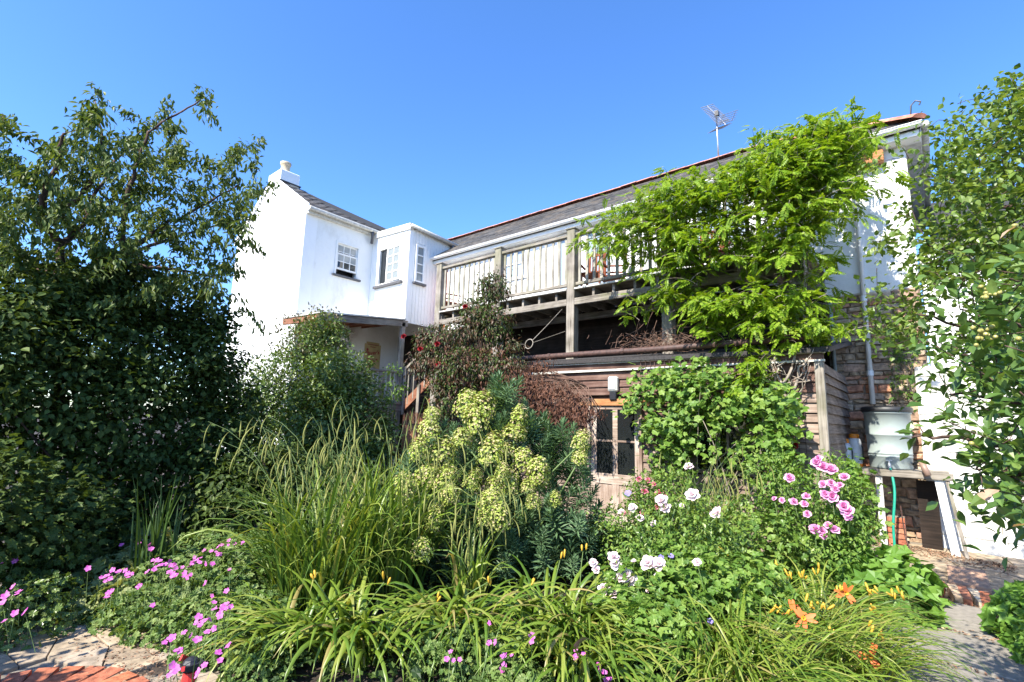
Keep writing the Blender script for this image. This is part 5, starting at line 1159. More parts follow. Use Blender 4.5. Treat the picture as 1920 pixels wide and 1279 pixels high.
# ---------------------------------------------------------------- wisteria over the balcony
wi_b = at(1, YS - .12, 1475, 760); wi = thing('wisteria', 'bright green wisteria covering the right half of the balcony and eaves', 'wisteria', (wi_b[0], YS - .15, 0))
wpoly = [(1108, 420), (1150, 395), (1205, 372), (1215, 345), (1290, 322), (1300, 338), (1400, 318), (1415, 275), (1480, 262), (1500, 245), (1595, 240), (1600, 262), (1575, 285), (1622, 300), (1630, 325), (1600, 330), (1628, 350), (1615, 372), (1560, 375), (1572, 405), (1545, 450), (1528, 500), (1585, 520), (1540, 540), (1515, 560), (1580, 640), (1480, 650), (1420, 660), (1370, 655), (1330, 640), (1300, 655), (1300, 600), (1260, 570), (1205, 605), (1190, 600), (1215, 545), (1220, 505), (1160, 490), (1120, 478), (1100, 440)]
def wist_shoots(poly, n, y0, y1):
    Q = in_poly(poly, n, 1, 1); dirs = Q - CAM; y = rng.uniform(y0, y1, n); return CAM + dirs * ((y - CAM[1]) / dirs[:, 1])[:, None]
S_ = np.concatenate([wist_shoots(wpoly, 480, 7.15, 8.1), wist_shoots([(1210, 400), (1300, 345), (1480, 270), (1600, 270), (1600, 360), (1530, 450), (1500, 620), (1320, 640), (1400, 480), (1230, 470)], 330, 7.0, 7.9), wist_shoots([(1105, 425), (1205, 375), (1300, 340), (1330, 480), (1240, 520), (1130, 480)], 90, 7.2, 7.95), wist_shoots([(1400, 290), (1590, 245), (1620, 350), (1500, 390)], 190, 7.6, 9.2), wist_shoots([(1475, 265), (1500, 248), (1595, 242), (1610, 300), (1500, 320)], 70, 7.7, 8.4), wist_shoots([(1230, 545), (1320, 560), (1500, 560), (1575, 640), (1480, 655), (1330, 650)], 120, 7.1, 7.9), wist_shoots([(1395, 660), (1450, 655), (1440, 720), (1460, 790), (1430, 790), (1400, 720)], 22, 7.0, 7.25)])
def px_of(p): q_ = np.asarray(p) - CAM; z_ = q_ @ _f; return 960 + FPX * (q_ @ cr) / z_, 639.5 - FPX * (q_ @ ur) / z_
kp = []
for p in S_:
    a_, b_ = px_of(p); hole_ = a_ > 1612 or (1320 < a_ < 1495 and 495 < b_ < 560) or (1210 < a_ < 1330 and 575 < b_ < 665) or (1380 < a_ < 1470 and 590 < b_ < 640); kp.append(not (hole_ and random.random() < .88))
S_ = S_[np.array(kp)]; n = len(S_)
az = rng.uniform(0, 2 * math.pi, n); az = np.where(rng.random(n) < .6, rng.normal(-math.pi / 2, .9, n), az)
ARC = arcs(S_, az, rng.uniform(.22, .55, n), rng.uniform(R(5), R(60), n), rng.uniform(R(-60), R(5), n), 6, 1.0)
m_ = 8; ui = rng.integers(1, 7, (n, m_)); PP = ARC[np.arange(n)[:, None], ui].reshape(-1, 3) + rng.normal(size=(n * m_, 3)) * .02
tgn = unit(np.gradient(ARC, axis=1))[np.arange(n)[:, None], ui].reshape(-1, 3)
D = tgn * .6 + rand_unit(len(PP)) * (.8, .8, .5) + np.array([0, -.2, -.18]); U = np.array([0, -.2, 1.0]) + rand_unit(len(PP)) * .5
scatter('foliage', T_pinnate(5, .34, .095), PP, D, U, rng.uniform(.115, .21, len(PP)), M['L_wist'], wi)
tubes('foliage_shoots', ARC, az, np.tile(np.linspace(.005, .002, 7), (n, 1)), M['vinebark'], wi, 3)
mb = MB()
def vine(pts, r0, r1, w=.02, n=5):
    fine = []
    for i in range(len(pts) - 1):
        for k in range(n): fine.append(pts[i] + (pts[i + 1] - pts[i]) * k / n + rng.normal(size=3) * w)
    fine.append(pts[-1]); mb.tube(fine, list(np.linspace(r0, r1, len(fine))), 6)
yv = YS - .16
def vp(*l): return [at(1, y, px, py) for px, py, y in l]
g0 = np.array((wi_b[0], YS - .15, 0))
for k, pts in enumerate([[(1470, 900, yv), (1462, 800, yv), (1470, 740, yv), (1490, 680, yv), (1505, 600, 7.9), (1512, 480, 7.95), (1508, 400, 7.95)], [(1452, 900, yv), (1460, 780, yv), (1450, 700, yv), (1440, 660, 7.5), (1400, 600, 7.8), (1330, 555, 7.9), (1250, 590, 7.9)], [(1475, 880, yv), (1478, 760, yv), (1455, 690, yv), (1490, 660, 7.4), (1530, 640, 7.6)],
                         [(1480, 740, yv), (1500, 690, yv), (1525, 650, 7.5), (1500, 560, 7.9), (1430, 520, 7.9), (1340, 500, 7.92), (1260, 510, 7.9)], [(1470, 760, yv), (1430, 700, 7.2), (1395, 680, 7.3), (1370, 660, 7.6)], [(1515, 600, 7.95), (1480, 545, 7.6), (1440, 530, 7.5), (1400, 550, 7.5), (1370, 570, 7.6)], [(1512, 470, 7.95), (1450, 420, 7.9), (1380, 400, 7.9), (1290, 400, 7.95), (1190, 420, 7.95)]]):
    vine(vp(*pts), .024 - .002 * k, .007)
for k in range(20):
    a = at(1, yv + .02, random.uniform(1400, 1520), random.uniform(670, 760)); b_ = at(1, yv - .05, random.uniform(1390, 1540), random.uniform(650, 720)); vine([a, (a + b_) / 2 + rand_unit(1)[0] * .06, b_], .007, .003, .006)
mb.build('trunk', M['vinebark'], wi, smooth=True)
dt = thing('dry_stems', 'heap of bare brown twigs lying on the gutter pipe below the balcony', 'dead stems', at(1, 7.3, 1230, 655)); mb = MB()
for k in range(150):
    a = at(1, random.uniform(7.25, 7.6), random.gauss(1235, 38), 655 - abs(random.gauss(0, 16))); v = rand_unit(1)[0] * (.22, .1, .14); b_ = a + v; mb.tube([a - v, a + rand_unit(1)[0] * .04, b_], .0035, 4)
mb.build('twigs', M['twig'], dt); P_ = np.array([at(1, random.uniform(7.2, 7.6), random.gauss(1235, 42), 655 - abs(random.gauss(0, 18))) for _ in range(260)]); leaf_set('foliage', TL, M['L_dead'], P_, rand_unit(260), .03, .06, dt)
# green climber on the shed front
clp = [(1165, 770), (1185, 700), (1230, 690), (1300, 680), (1370, 695), (1400, 740), (1420, 720), (1480, 740), (1500, 790), (1490, 850), (1420, 860), (1330, 850), (1250, 865), (1205, 860), (1200, 790)]
cl = thing('leafy_climber', 'fresh green lobed climber spreading over the shed wall beside the door', 'climber', (-2.5, YS - .12, 0))
Q = np.concatenate([in_poly(clp, 420, 1, 1), in_poly([(1215, 820), (1440, 810), (1470, 890), (1220, 900)], 60, 1, 1)]); dirs = Q - CAM; y = rng.uniform(6.55, 7.2, 480); P_ = CAM + dirs * ((y - CAM[1]) / dirs[:, 1])[:, None]
ok = ~((np.abs(P_[:, 0] + 2.1) < .42) & (P_[:, 2] > 1.15) & (P_[:, 2] < 1.68) & (rng.random(480) < .75)); P_ = P_[ok]
PP, OO = cluster(P_, np.tile([0, -.8, .2], (len(P_), 1)), 7, .065); leaf_set('foliage', TVINE, M['L_climb'], PP, OO, .055, .10, cl, .55, .4, .6, .6)
twigs(cl, [(-2.6, YS - .1, 0), (-2.0, YS - .1, 0), (-3.2, YS - .1, 0)], P_[:22], M['vinebark'], .010, .003)
for px, py in ((1489, 836), (1492, 858), (1478, 842)): bloom(cl, ROSE_R, at(1, 6.9, px, py), .05)

# ---------------------------------------------------------------- euphorbia
eu = thing('euphorbia', 'big euphorbia clump with lime yellow flower domes and blue green needle leaves', 'euphorbia', (-3.45, 4.05, 0))
def head_mesh(tall):
    n = 540; u = rand_unit(n); u[:, 2] = np.where(u[:, 2] < -.5, -u[:, 2], u[:, 2]); p = u * (1, 1, tall) * rng.uniform(.60, 1.06, (n, 1)); Vb = [(0, 0, -.12)] + [(math.cos(a) * (1 if i % 2 else .86), math.sin(a) * (1 if i % 2 else .86), .10) for i, a in enumerate(np.linspace(0, 2 * math.pi, 9)[:-1])]
    D = np.cross(u, rand_unit(n)); Fb = np.array([(0, 1 + i, 1 + (i + 1) % 8) for i in range(8)]); V = np.array(Vb)
    Y = unit(D); Z = unit(u + rand_unit(n) * .35 + np.array([0, 0, .3])); X = unit(np.cross(Y, Z)); Y = np.cross(Z, X); S = rng.uniform(.07, .115, n)
    A = p[:, None] + S[:, None, None] * (V[None, :, 0:1] * X[:, None] + V[None, :, 1:2] * Y[:, None] + V[None, :, 2:3] * Z[:, None]); FF = Fb[None] + (np.arange(n) * 9)[:, None, None]
    return fast_mesh('flower_head', A.reshape(-1, 3), FF.reshape(-1, 3), M['L_bract'])
HM = [head_mesh(t) for t in (1.05, 1.25, 1.5, 1.75)]
heads = [(811, 779, 18), (806, 812, 26), (875, 765, 27), (905, 768, 32), (893, 795, 30), (972, 796, 25), (964, 815, 25), (866, 826, 22), (786, 850, 26), (828, 852, 30), (920, 852, 28), (952, 850, 24), (979, 868, 26), (1009, 888, 25), (1016, 904, 22), (958, 912, 22), (760, 918, 26), (801, 897, 30), (830, 908, 30), (753, 942, 22), (920, 950, 28), (935, 975, 26), (912, 975, 22), (816, 974, 22), (812, 992, 18), (792, 1035, 25), (1089, 832, 21), (1087, 862, 18), (1041, 940, 15), (756, 985, 16), (925, 920, 22), (845, 930, 24), (885, 905, 20), (990, 915, 20), (940, 890, 16), (1000, 945, 16)]
ht = []
for px, py, r in heads:
    dd = 4.55 + (1.0 - (py - 760) / 280.) * .9 + random.uniform(-.12, .12); p = atd(px, py, dd); ht.append(p)
    o = bpy.data.objects.new('flower_head', random.choice(HM)); COL.objects.link(o); o.parent = eu; o.location = Vector(p - org(eu)); s = r / FPX * depth(p) * .86; o.scale = (s, s, s); o.rotation_euler = (random.gauss(0, .22), random.gauss(0, .22), random.uniform(0, 6)); o.scale = (s * random.uniform(.85, 1.15), s * random.uniform(.85, 1.15), s * random.uniform(.85, 1.1))
twigs(eu, [(-3.45, 4.1, 0), (-3.2, 4.3, 0), (-3.7, 4.0, 0)], ht, M['stem'], .012, .008)
epoly = [(760, 880), (790, 830), (860, 790), (930, 735), (960, 740), (1000, 790), (1050, 800), (1075, 850), (1110, 900), (1115, 960), (1140, 1000), (1060, 1090), (940, 1110), (800, 1090), (740, 1020), (745, 940)]
Q = np.concatenate([in_poly(epoly, 430, 5.25, 6.1), in_poly([(770, 960), (860, 940), (960, 990), (1060, 930), (1120, 980), (1060, 1090), (940, 1110), (800, 1090)], 90, 4.9, 5.3)]); n = len(Q)
scatter('foliage', T_shoot(46, .46, .034), Q - (0, 0, .12), np.array([0, 0, 1.]) + rand_unit(n) * .55, rand_unit(n), rng.uniform(.24, .36, n), M['L_euph'], eu)
SHP = [atd(x, y, 5.6) for x, y in [(940, 735), (930, 755), (1030, 815), (1045, 840), (1000, 805), (1060, 870), (1030, 860), (895, 890), (1080, 900), (760, 880)]]; n = len(SHP)
scatter('tall_shoots', T_shoot(84, .46, .028), np.array(SHP) - (0, 0, .25), np.array([0, 0, 1.]) + rand_unit(n) * .2, rand_unit(n), rng.uniform(.38, .46, n), M['L_euph'], eu)

# ---------------------------------------------------------------- pendulous sedges
CATKIN = []
for _ in range(14):
    c_ = arcs(np.zeros((1, 3)), np.zeros(1), np.array([random.uniform(.15, .27)]), np.array([random.uniform(R(-5), R(60))]), np.array([R(-89.5)]), 8, .22)
    o = tubes('catkin', c_, np.zeros(1), np.array([[.0014, .0018, .003, .0055, .0064, .0064, .0058, .0042, .0015]]), M['L_catkin'], None, 5); CATKIN.append(o.data); bpy.data.objects.remove(o)
def sedge(label, cx, cy, nb, ns, spread, hl, sl, toward=None, kk=1.0):
    s = thing('pendulous_sedge', label, 'sedge', (cx, cy, 0), 'drooping sedge clumps in the border')
    def base(n): a = rng.uniform(0, 6.283, n); r = spread * np.sqrt(rng.random(n)); return np.stack([cx + r * np.cos(a), cy + r * np.sin(a), np.zeros(n) + .01], -1), a
    B, a = base(nb); az = a + rng.normal(0, .6, nb); L = rng.uniform(hl * .55, hl * 1.15, nb)
    strips('leaves', arcs(B, az, L, rng.uniform(R(70), R(90), nb), rng.uniform(R(-75), R(60), nb), 8, 2.1), az, rng.uniform(.015, .027, nb), M['L_sedge'], s, twist=.5)
    nw = nb // 4; B, a = base(nw); azw = a + rng.normal(0, .8, nw)
    strips('broad_leaves', arcs(B, azw, rng.uniform(hl * .8, hl * 1.2, nw), rng.uniform(R(76), R(90), nw), rng.uniform(R(-60), R(70), nw), 8, 2.6), azw, rng.uniform(.024, .036, nw), M['L_lily'], s, twist=.7)
    B, a = base(ns); az = a + rng.normal(0, .5, ns)
    if toward is not None: az = rng.normal(toward, 1.1, ns)
    L = rng.uniform(sl * .8, sl * 1.15, ns); A = arcs(B, az, L, rng.uniform(R(76), R(89), ns), rng.uniform(R(5), R(60), ns), 9, 1.9)
    for i in range(ns):
        st_ = tubes('stem', A[i:i + 1], az[i:i + 1], np.linspace(.0046, .0016, 10)[None], M['stem'], s, 4)
        for k in range(random.choice([3, 4, 4, 5])):
            u = 9 - k * 1.0 - random.random() * .3; j = min(8, int(u)); f = u - j
            o = bpy.data.objects.new('catkin', random.choice(CATKIN)); COL.objects.link(o); o.parent = st_
            o.location = Vector(A[i, j] * (1 - f) + A[i, min(9, j + 1)] * f - org(s)); o.rotation_euler = (0, 0, az[i] + random.gauss(0, 1.1)); kk_ = random.uniform(.8, 1.25) * kk; o.scale = (kk_,) * 3
    return s
q = math.atan2(-cr[1], -cr[0])
sedge('broad sedge clump leaning towards the pink geraniums, the widest of the clumps', -4.05, 2.45, 300, 27, .38, 1.2, 1.75, q)
sedge('upright sedge clump with drooping catkins directly beside the lime euphorbia', -3.98, 3.02, 260, 24, .34, 1.25, 1.7, None)
sedge('small sedge clump whose stems arch out in front of the euphorbia base', -3.2, 3.3, 45, 12, .14, .7, 1.15, math.atan2(cr[1], cr[0]))
sedge('sedge clump arching behind the white roses below the climber', -2.05, 6.05, 150, 20, .16, .9, 1.35, math.atan2(cr[1], cr[0]), .9)
# iris fan in the shade
ir = thing('iris_clump', 'upright sword leaved iris standing in the shade beside the sedge', 'iris', (atd(300, 950, 5.6)[0], atd(300, 950, 5.6)[1], 0)); n = 26
B = np.tile(org(ir), (n, 1)) + rng.normal(size=(n, 3)) * (.10, .10, 0); az = rng.uniform(0, 6.28, n); strips('leaves', arcs(B, az, rng.uniform(.7, 1.1, n), np.full(n, R(88)), rng.uniform(R(60), R(86), n), 6), az, rng.uniform(.022, .034, n), M['L_iris'], ir)

# ---------------------------------------------------------------- daylilies
def daylily(label, cx, cy, n, spread, l0, l1, w0, w1, lean=None, mat='L_lily', scapes=()):
    s = thing('daylily', label, 'daylily', (cx, cy, 0), 'daylily clumps along the front of the border')
    a = rng.uniform(0, 6.283, n); r = spread * np.sqrt(rng.random(n)); B = np.stack([cx + r * np.cos(a), cy + r * np.sin(a), np.full(n, .01)], -1); az = a + rng.normal(0, .5, n)
    if lean is not None: az = np.where(rng.random(n) < .6, rng.normal(lean, .6, n), az)
    strips('leaves', arcs(B, az, rng.uniform(l0, l1, n), rng.uniform(R(58), R(88), n), rng.uniform(R(-85), R(-10), n), 9, 1.35), az, rng.uniform(w0, w1, n), M[mat], s, twist=.35)
    mb = MB(); any_ = False
    for item in scapes:
        px, py, dd, kind = item; p = atd(px, py, dd); b = np.array([cx + random.gauss(0, spread * .5), cy + random.gauss(0, spread * .5), 0]); m = (b + p) / 2 + np.array([0, 0, .06]) + rand_unit(1)[0] * .03
        mb.tube([b * (1 - u) ** 2 + 2 * m * u * (1 - u) + p * u * u for u in np.linspace(0, 1, 6)], [.0045] * 5 + [.003], 5); any_ = True
        if kind == 'f': bloom(s, LILY, p, .078, unit(CAM - p) + np.array([0, 0, .12]), spread=.12)
        else:
            for k in range(random.choice([3, 4, 5]) if kind == 'b' else 2):
                o = bpy.data.objects.new('bud', BUD); COL.objects.link(o); o.parent = s; f = Vector(unit(np.array([random.gauss(0, .45), random.gauss(0, .45), 1.]))); o.matrix_local = Matrix.LocRotScale(Vector(p - org(s) + rng.normal(size=3) * .014), f.to_track_quat('Z', 'Y'), Vector((.055, .055, random.uniform(.045, .068))))
    if any_: mb.build('scape', M['stem'], s, smooth=True)
    return s
left = math.atan2(-cr[1], -cr[0]); fwd = math.atan2(_f[1], _f[0]); toc = fwd + math.pi
daylily('broad leaved daylily clump at the foot of the sedges', -3.15, 2.15, 130, .26, 0.48, 0.84, .026, .042, toc + .4, 'L_lily', [(590, 1088, 3.6, 's'), (720, 1092, 3.6, 's')])
daylily('daylily clump near the sprinkler and pink geraniums', -3.45, 1.85, 100, .22, 0.44, 0.75, .020, .034, left, 'L_lily')
daylily('daylily clump with long arching leaves below the euphorbia', -2.72, 2.75, 140, .28, 0.53, 0.88, .024, .040, toc, 'L_lily', [(915, 1092, 3.9, 's'), (1000, 1098, 4.0, 's'), (820, 1130, 3.8, 's')])
daylily('daylily clump in the middle of the bed before the white roses', -2.25, 3.25, 160, .30, 0.53, 0.88, .024, .040, toc + .2, 'L_lily', [(1050, 1050, 4.2, 's'), (1093, 1035, 4.3, 's')])
daylily('daylily clump hanging over the lower edge of the violet cranesbill', -1.85, 2.95, 130, .26, 0.48, 0.84, .022, .036, toc, 'L_lily')
daylily('daylily with a double orange bloom among blue cranesbill', -1.20, 3.75, 150, .24, .55, .9, .014, .024, toc, 'L_lily', [(1488, 1148, 4.2, 'f'), (1507, 1160, 4.15, 'f'), (1520, 1140, 4.3, 'b'), (1541, 1142, 4.3, 'b'), (1455, 1153, 4.2, 'b'), (1385, 1090, 4.6, 'b'), (1358, 1048, 4.9, 'b'), (1477, 1160, 4.15, 'b'), (1553, 1190, 4.1, 's')])
daylily('daylily with one small half open orange bloom under the big lobed leaves', -.85, 4.9, 170, .28, .5, .85, .010, .018, None, 'L_lily', [(1586, 1112, 5.0, 'f'), (1575, 1108, 5.0, 'b'), (1455, 1070, 5.2, 'b'), (1480, 1082, 5.2, 'b'), (1505, 1085, 5.2, 'b'), (1535, 1075, 5.3, 'b'), (1633, 1115, 5.0, 'b'), (1648, 1110, 5.0, 's'), (1672, 1125, 4.9, 'b'), (1692, 1122, 4.9, 'b'), (1645, 1150, 4.7, 'b')])
daylily('grassy daylily mound spilling onto the slab path with one star shaped orange bloom', -.62, 4.15, 330, .30, .45, .85, .009, .016, math.atan2(cr[1], cr[0]) - .5, 'L_lily', [(1632, 1230, 4.0, 'f'), (1632, 1190, 4.1, 's'), (1648, 1195, 4.1, 's')])
daylily('grassy daylily clump at the very front of the right border', -.95, 3.35, 240, .28, .5, .9, .012, .020, toc, 'L_lily')
daylily('grassy daylily clump between the orange lilies and the pink rose bush', -1.35, 4.9, 230, .30, .45, .8, .010, .018, None, 'L_lily')

# ---------------------------------------------------------------- geraniums and low leafy plants
def mound(name, label, cat, patches, T, mat, n, s0, s1, group=None, flowers=(), fm=None, fs=.022, fd=None):
    """patches of (x, y, radius, height)"""
    b = thing(name, label, cat, (patches[0][0], patches[0][1], 0), group); w = np.array([p[2] ** 2 for p in patches]); w = w / w.sum(); k = rng.choice(len(patches), n, p=w); A = np.array(patches)[k]
    r = np.sqrt(rng.random(n)); a = rng.uniform(0, 6.283, n); x = A[:, 0] + A[:, 2] * r * np.cos(a); y = A[:, 1] + A[:, 2] * r * np.sin(a); zt = A[:, 3] * np.sqrt(np.clip(1 - r ** 2, 0.02, 1)); z = zt * (1 - rng.random(n) ** 2.2 * .8) + .015
    P = np.stack([x, y, z], -1); O = np.stack([np.cos(a) * r, np.sin(a) * r, np.full(n, .55)], -1)
    D = np.stack([np.cos(a), np.sin(a), np.zeros(n)], -1) * .7 + rand_unit(n) * .7 + np.array([0, 0, -.1]); U = unit(O) + rand_unit(n) * .38
    scatter('foliage', T, P, D, U, rng.uniform(s0, s1, n), mat, b)
    ns = min(160, n // 14); mb = MB()
    for i in range(ns): mb.tube([(x[i] * .9 + A[i, 0] * .1, y[i] * .9 + A[i, 1] * .1, 0), (x[i], y[i], z[i])], .0022, 3)
    for (px, py, dd) in flowers:
        p = atd(px, py, dd); bloom(b, fm, p, fs * random.uniform(.65, 1.15), spread=.6)
        if fm is GER and random.random() < .6: bloom(b, fm, p + rng.normal(size=3) * (.04, .04, .02), fs * random.uniform(.6, 1.0), spread=.7)
        mb.tube([p + (random.gauss(0, .03), random.gauss(0, .03), -min(.22, p[2])), p], .0018, 3)
    mb.build('stems', M['stem'], b)['kind'] = 'stuff'; return b
def gd(px, py): p = at(2, .45, px, py); return math.hypot(p[0], p[1])
fl = [(275, 1005), (262, 1018), (278, 1022), (270, 1012), (282, 1030), (165, 1066), (190, 1083), (200, 1080), (222, 1073), (240, 1083), (235, 1070), (262, 1098), (203, 1112), (210, 1108), (277, 1072), (290, 1066), (300, 1052), (320, 1060), (318, 1052), (318, 1072), (325, 1080), (347, 1074), (355, 1062), (370, 1050), (365, 1045), (375, 1055), (357, 1078), (398, 1057), (410, 1025), (405, 1035), (416, 1022), (412, 1040), (440, 1020), (455, 1018), (286, 1135), (300, 1060), (330, 1065), (345, 1080), (385, 1093), (425, 1108), (430, 1068), (295, 1050), (310, 1058), (365, 1052), (248, 1076)]
mound('pink_geranium', 'mound of magenta cranesbill in full flower between paving and sedge', 'geranium', [(-5.75, 2.15, .45, .42), (-5.1, 2.25, .45, .46), (-5.3, 1.72, .42, .36), (-4.85, 2.7, .38, .5), (-4.6, 1.75, .38, .36), (-4.75, 1.36, .30, .22), (-4.4, 1.42, .28, .22), (-5.05, 1.3, .28, .2)], TLOB7, M['L_ger'], 7500, .035, .06, 'cranesbill mounds', [(x, y, gd(x, y)) for x, y in fl], GER, .021)
fl = [(402, 1143), (412, 1150), (418, 1140), (405, 1140), (413, 1155), (372, 1157), (380, 1168), (375, 1172), (345, 1186), (388, 1185), (378, 1165), (322, 1196), (370, 1200), (337, 1220), (425, 1140), (432, 1138), (413, 1238), (320, 1265), (330, 1255), (372, 1262), (428, 1210)]
mound('pink_geranium', 'magenta cranesbill tumbling over the paving edge next to the sprinkler', 'geranium', [(-4.15, 1.55, .28, .30), (-3.75, 1.5, .24, .24), (-3.85, 1.8, .3, .34), (-3.3, 1.6, .2, .20)], TLOB7, M['L_ger'], 2600, .03, .05, 'cranesbill mounds', [(x, y, gd(x, y) - .1) for x, y in fl], GER, .020)
fl = [(27, 1050), (12, 1112), (5, 1130), (25, 1100), (35, 1110), (10, 1118), (28, 1150), (47, 1148), (8, 1165), (30, 998), (22, 1005), (70, 1005), (2, 1055), (72, 1028), (38, 1022), (132, 975), (92, 997)]
mound('pink_geranium', 'shaded magenta cranesbill in the far corner of the paving', 'geranium', [(-6.1, 1.05, .35, .36), (-6.4, 1.5, .45, .42), (-4.95, .72, .26, .36), (-5.25, .85, .28, .36), (-5.0, .45, .3, .36), (-5.6, .7, .36, .36)], TLOB7, M['L_mid'], 3200, .035, .055, 'cranesbill mounds', [(x, y, gd(x, y)) for x, y in fl], GER, .021)
fl = [(845, 1222), (850, 1238), (917, 1205), (918, 1168), (945, 1230), (945, 1247), (1082, 1228), (1123, 1247), (1132, 1260), (1137, 1275), (862, 1237), (998, 1192), (1080, 1232)]
mound('pink_geranium', 'sparse magenta cranesbill at the front edge of the bed among daylily leaves', 'geranium', [(-2.45, 2.40, .26, .30), (-2.2, 2.62, .22, .26), (-1.95, 2.45, .22, .22)], TLOB7, M['L_ger'], 1700, .03, .05, 'cranesbill mounds', [(x, y, 3.15) for x, y in fl], GER, .019)
mound('ladys_mantle', 'pale yellow green round leaved plant at the edge of the paving', "lady's mantle", [(-5.5, 1.42, .38, .30), (-5.9, 1.35, .36, .32), (-5.15, 1.28, .32, .20), (-6.15, 1.7, .36, .36), (-5.4, 1.12, .26, .14), (-5.8, 1.05, .26, .18)], TLOB7, M['L_lady'], 2000, .06, .115)
fl = [(1240, 1046), (1258, 1043), (1332, 1165), (1420, 1250), (1338, 1276), (1250, 1058), (1178, 925), (1430, 1248)]
mound('blue_geranium', 'tall green cranesbill with a few violet blue flowers among the white roses', 'geranium', [(-1.75, 3.75, .42, .58), (-1.45, 4.15, .42, .6), (-1.75, 4.4, .4, .66), (-1.25, 4.5, .4, .58), (-1.5, 3.35, .34, .44)], TLOB, M['L_climb'], 4200, .045, .08, None, [(x, y, 4.0 if y > 1100 else 4.5) for x, y in fl], VIO, .026)
mound('anemone_plant', 'clump of large bright lobed leaves beside the yard flagstones', 'leafy plant', [(-.62, 6.1, .34, .52), (-.42, 5.75, .3, .40), (-.95, 6.3, .36, .6), (-.35, 6.35, .22, .42)], TLOB, M['L_anem'], 750, .11, .19)
mound('path_side_plant', 'bright leafy plant on the far side of the slab path below the crab apple', 'leafy plant', [(.48, 5.75, .28, .42), (.62, 5.35, .30, .42), (.58, 6.25, .25, .36), (.85, 5.9, .4, .5), (.72, 4.95, .25, .3)], TLOB, M['L_anem'], 1500, .055, .13)
mound('filler_herbs', 'tangle of small leafy herbs filling the bed behind the daylilies', 'herbs', [(-1.9, 5.3, .5, .7), (-1.35, 5.7, .5, .75), (-2.5, 5.7, .5, .7), (-1.7, 6.3, .5, .85), (-3.1, 5.4, .45, .4), (-1.2, 6.5, .35, .7)], TLOB, M['L_rose'], 4200, .04, .08)
n = 11000; x = rng.uniform(-8.5, -.5, n); y = rng.uniform(.6, 7.1, n)
ok = ~((np.hypot(x + 3.72, y - .56) < .9) | ((x > -5.7) & (y < 1.5)) | ((x > -.7) & (y > 6.2)) | (y < -.55 * (x + 1.0)) & (y < 1.5)); x, y = x[ok], y[ok]; n = len(x)
gc = scatter('ground_cover', TLOB, np.stack([x, y, rng.uniform(.02, .16, n)], -1), rand_unit(n) * (1, 1, .3), np.array([0, 0, 1.]) + rand_unit(n) * .5, rng.uniform(.04, .09, n), M['L_cover']); gc['kind'] = 'stuff'

# ---------------------------------------------------------------- roses
def rose_bush(label, ells, n, flowers, meshes, sizes, mat='L_rose'):
    b = bush('rose_bush', label, 'rose bush', ells, T1, M[mat], n, 7, .05, .03, .055, 'rose bushes in the border', droop=.2, up=1.0, inner=.35, nt=24, smat=M['stem'], f0=.7)
    mb = MB()
    for (px, py, r), d_ in zip(flowers, sizes):
        p = atd(px, py, d_); bloom(b, meshes, p, r / FPX * depth(p) * random.uniform(.78, .98)); mb.tube([p - (0, 0, .14) + rng.normal(size=3) * .02, p - unit(CAM - p) * .01], .003, 4)
    mb.build('flower_stem', M['stem'], b)['kind'] = 'stuff'; return b
fw = [(1298, 928, 14), (1240, 938, 13), (1247, 952, 12), (1186, 952, 10), (1200, 972, 9), (1215, 1056, 17), (1235, 1058, 15), (1165, 1082, 17), (1180, 1088, 17), (1175, 1078, 14), (1132, 1105, 13), (1152, 1112, 12), (1140, 1130, 10), (1140, 1100, 10), (1112, 1055, 9), (1118, 1068, 8), (1150, 1045, 12), (1154, 1058, 11), (1188, 1052, 6), (1307, 1054, 9), (1345, 960, 12), (1337, 965, 8), (1292, 876, 10), (1165, 960, 8), (1215, 1108, 6), (1278, 948, 6), (1230, 1078, 5), (1225, 982, 7)]
rose_bush('wide rose bush carrying many blush white double roses near the shed door', [E_(1230, 985, 5.1, .46, .28), E_(1185, 1085, 4.35, .26, .22), E_(1280, 1040, 4.8, .42, .30), E_(1250, 920, 5.6, .40, .22), E_(1330, 985, 5.2, .36, .30), E_(1170, 1000, 5.2, .25, .25)], 560, fw, ROSE_W, [4.1 if y > 1030 else (5.0 if y > 900 else 5.8) for x, y, r in fw])
fd = [(1198, 898, 7), (1215, 901, 7), (1208, 922, 9), (1236, 925, 9), (1243, 932, 8), (1233, 950, 7), (1205, 960, 6), (1226, 908, 6), (1170, 962, 5)]
rose_bush('thin rose stems with small deep pink blooms in front of the shed door', [E_(1215, 920, 5.9, .22, .15), E_(1225, 950, 5.8, .26, .18)], 90, fd, ROSE_D, [5.6] * len(fd))
fp = [(1543, 876, 15), (1558, 881, 13), (1530, 868, 11), (1480, 896, 11), (1583, 895, 11), (1543, 908, 9), (1558, 906, 10), (1565, 917, 10), (1546, 927, 11), (1560, 932, 12), (1488, 941, 9), (1512, 931, 8), (1508, 945, 8), (1582, 950, 14), (1590, 958, 12), (1590, 968, 10), (1514, 964, 9), (1529, 993, 12), (1541, 996, 11), (1542, 1005, 10), (1553, 985, 8), (1565, 993, 11), (1452, 935, 5), (1466, 938, 6), (1535, 860, 9), (1575, 910, 8)]
rose_bush('rose bush with clusters of bright pink double roses at the shed corner', [E_(1550, 930, 6.2, .40, .34), E_(1490, 950, 6.2, .36, .32), E_(1575, 980, 6.1, .28, .30), E_(1530, 1010, 6.0, .42, .30), E_(1570, 900, 6.3, .20, .26), E_(1460, 900, 6.5, .30, .3)], 560, fp, ROSE_P, [5.75] * len(fp), 'L_climb')
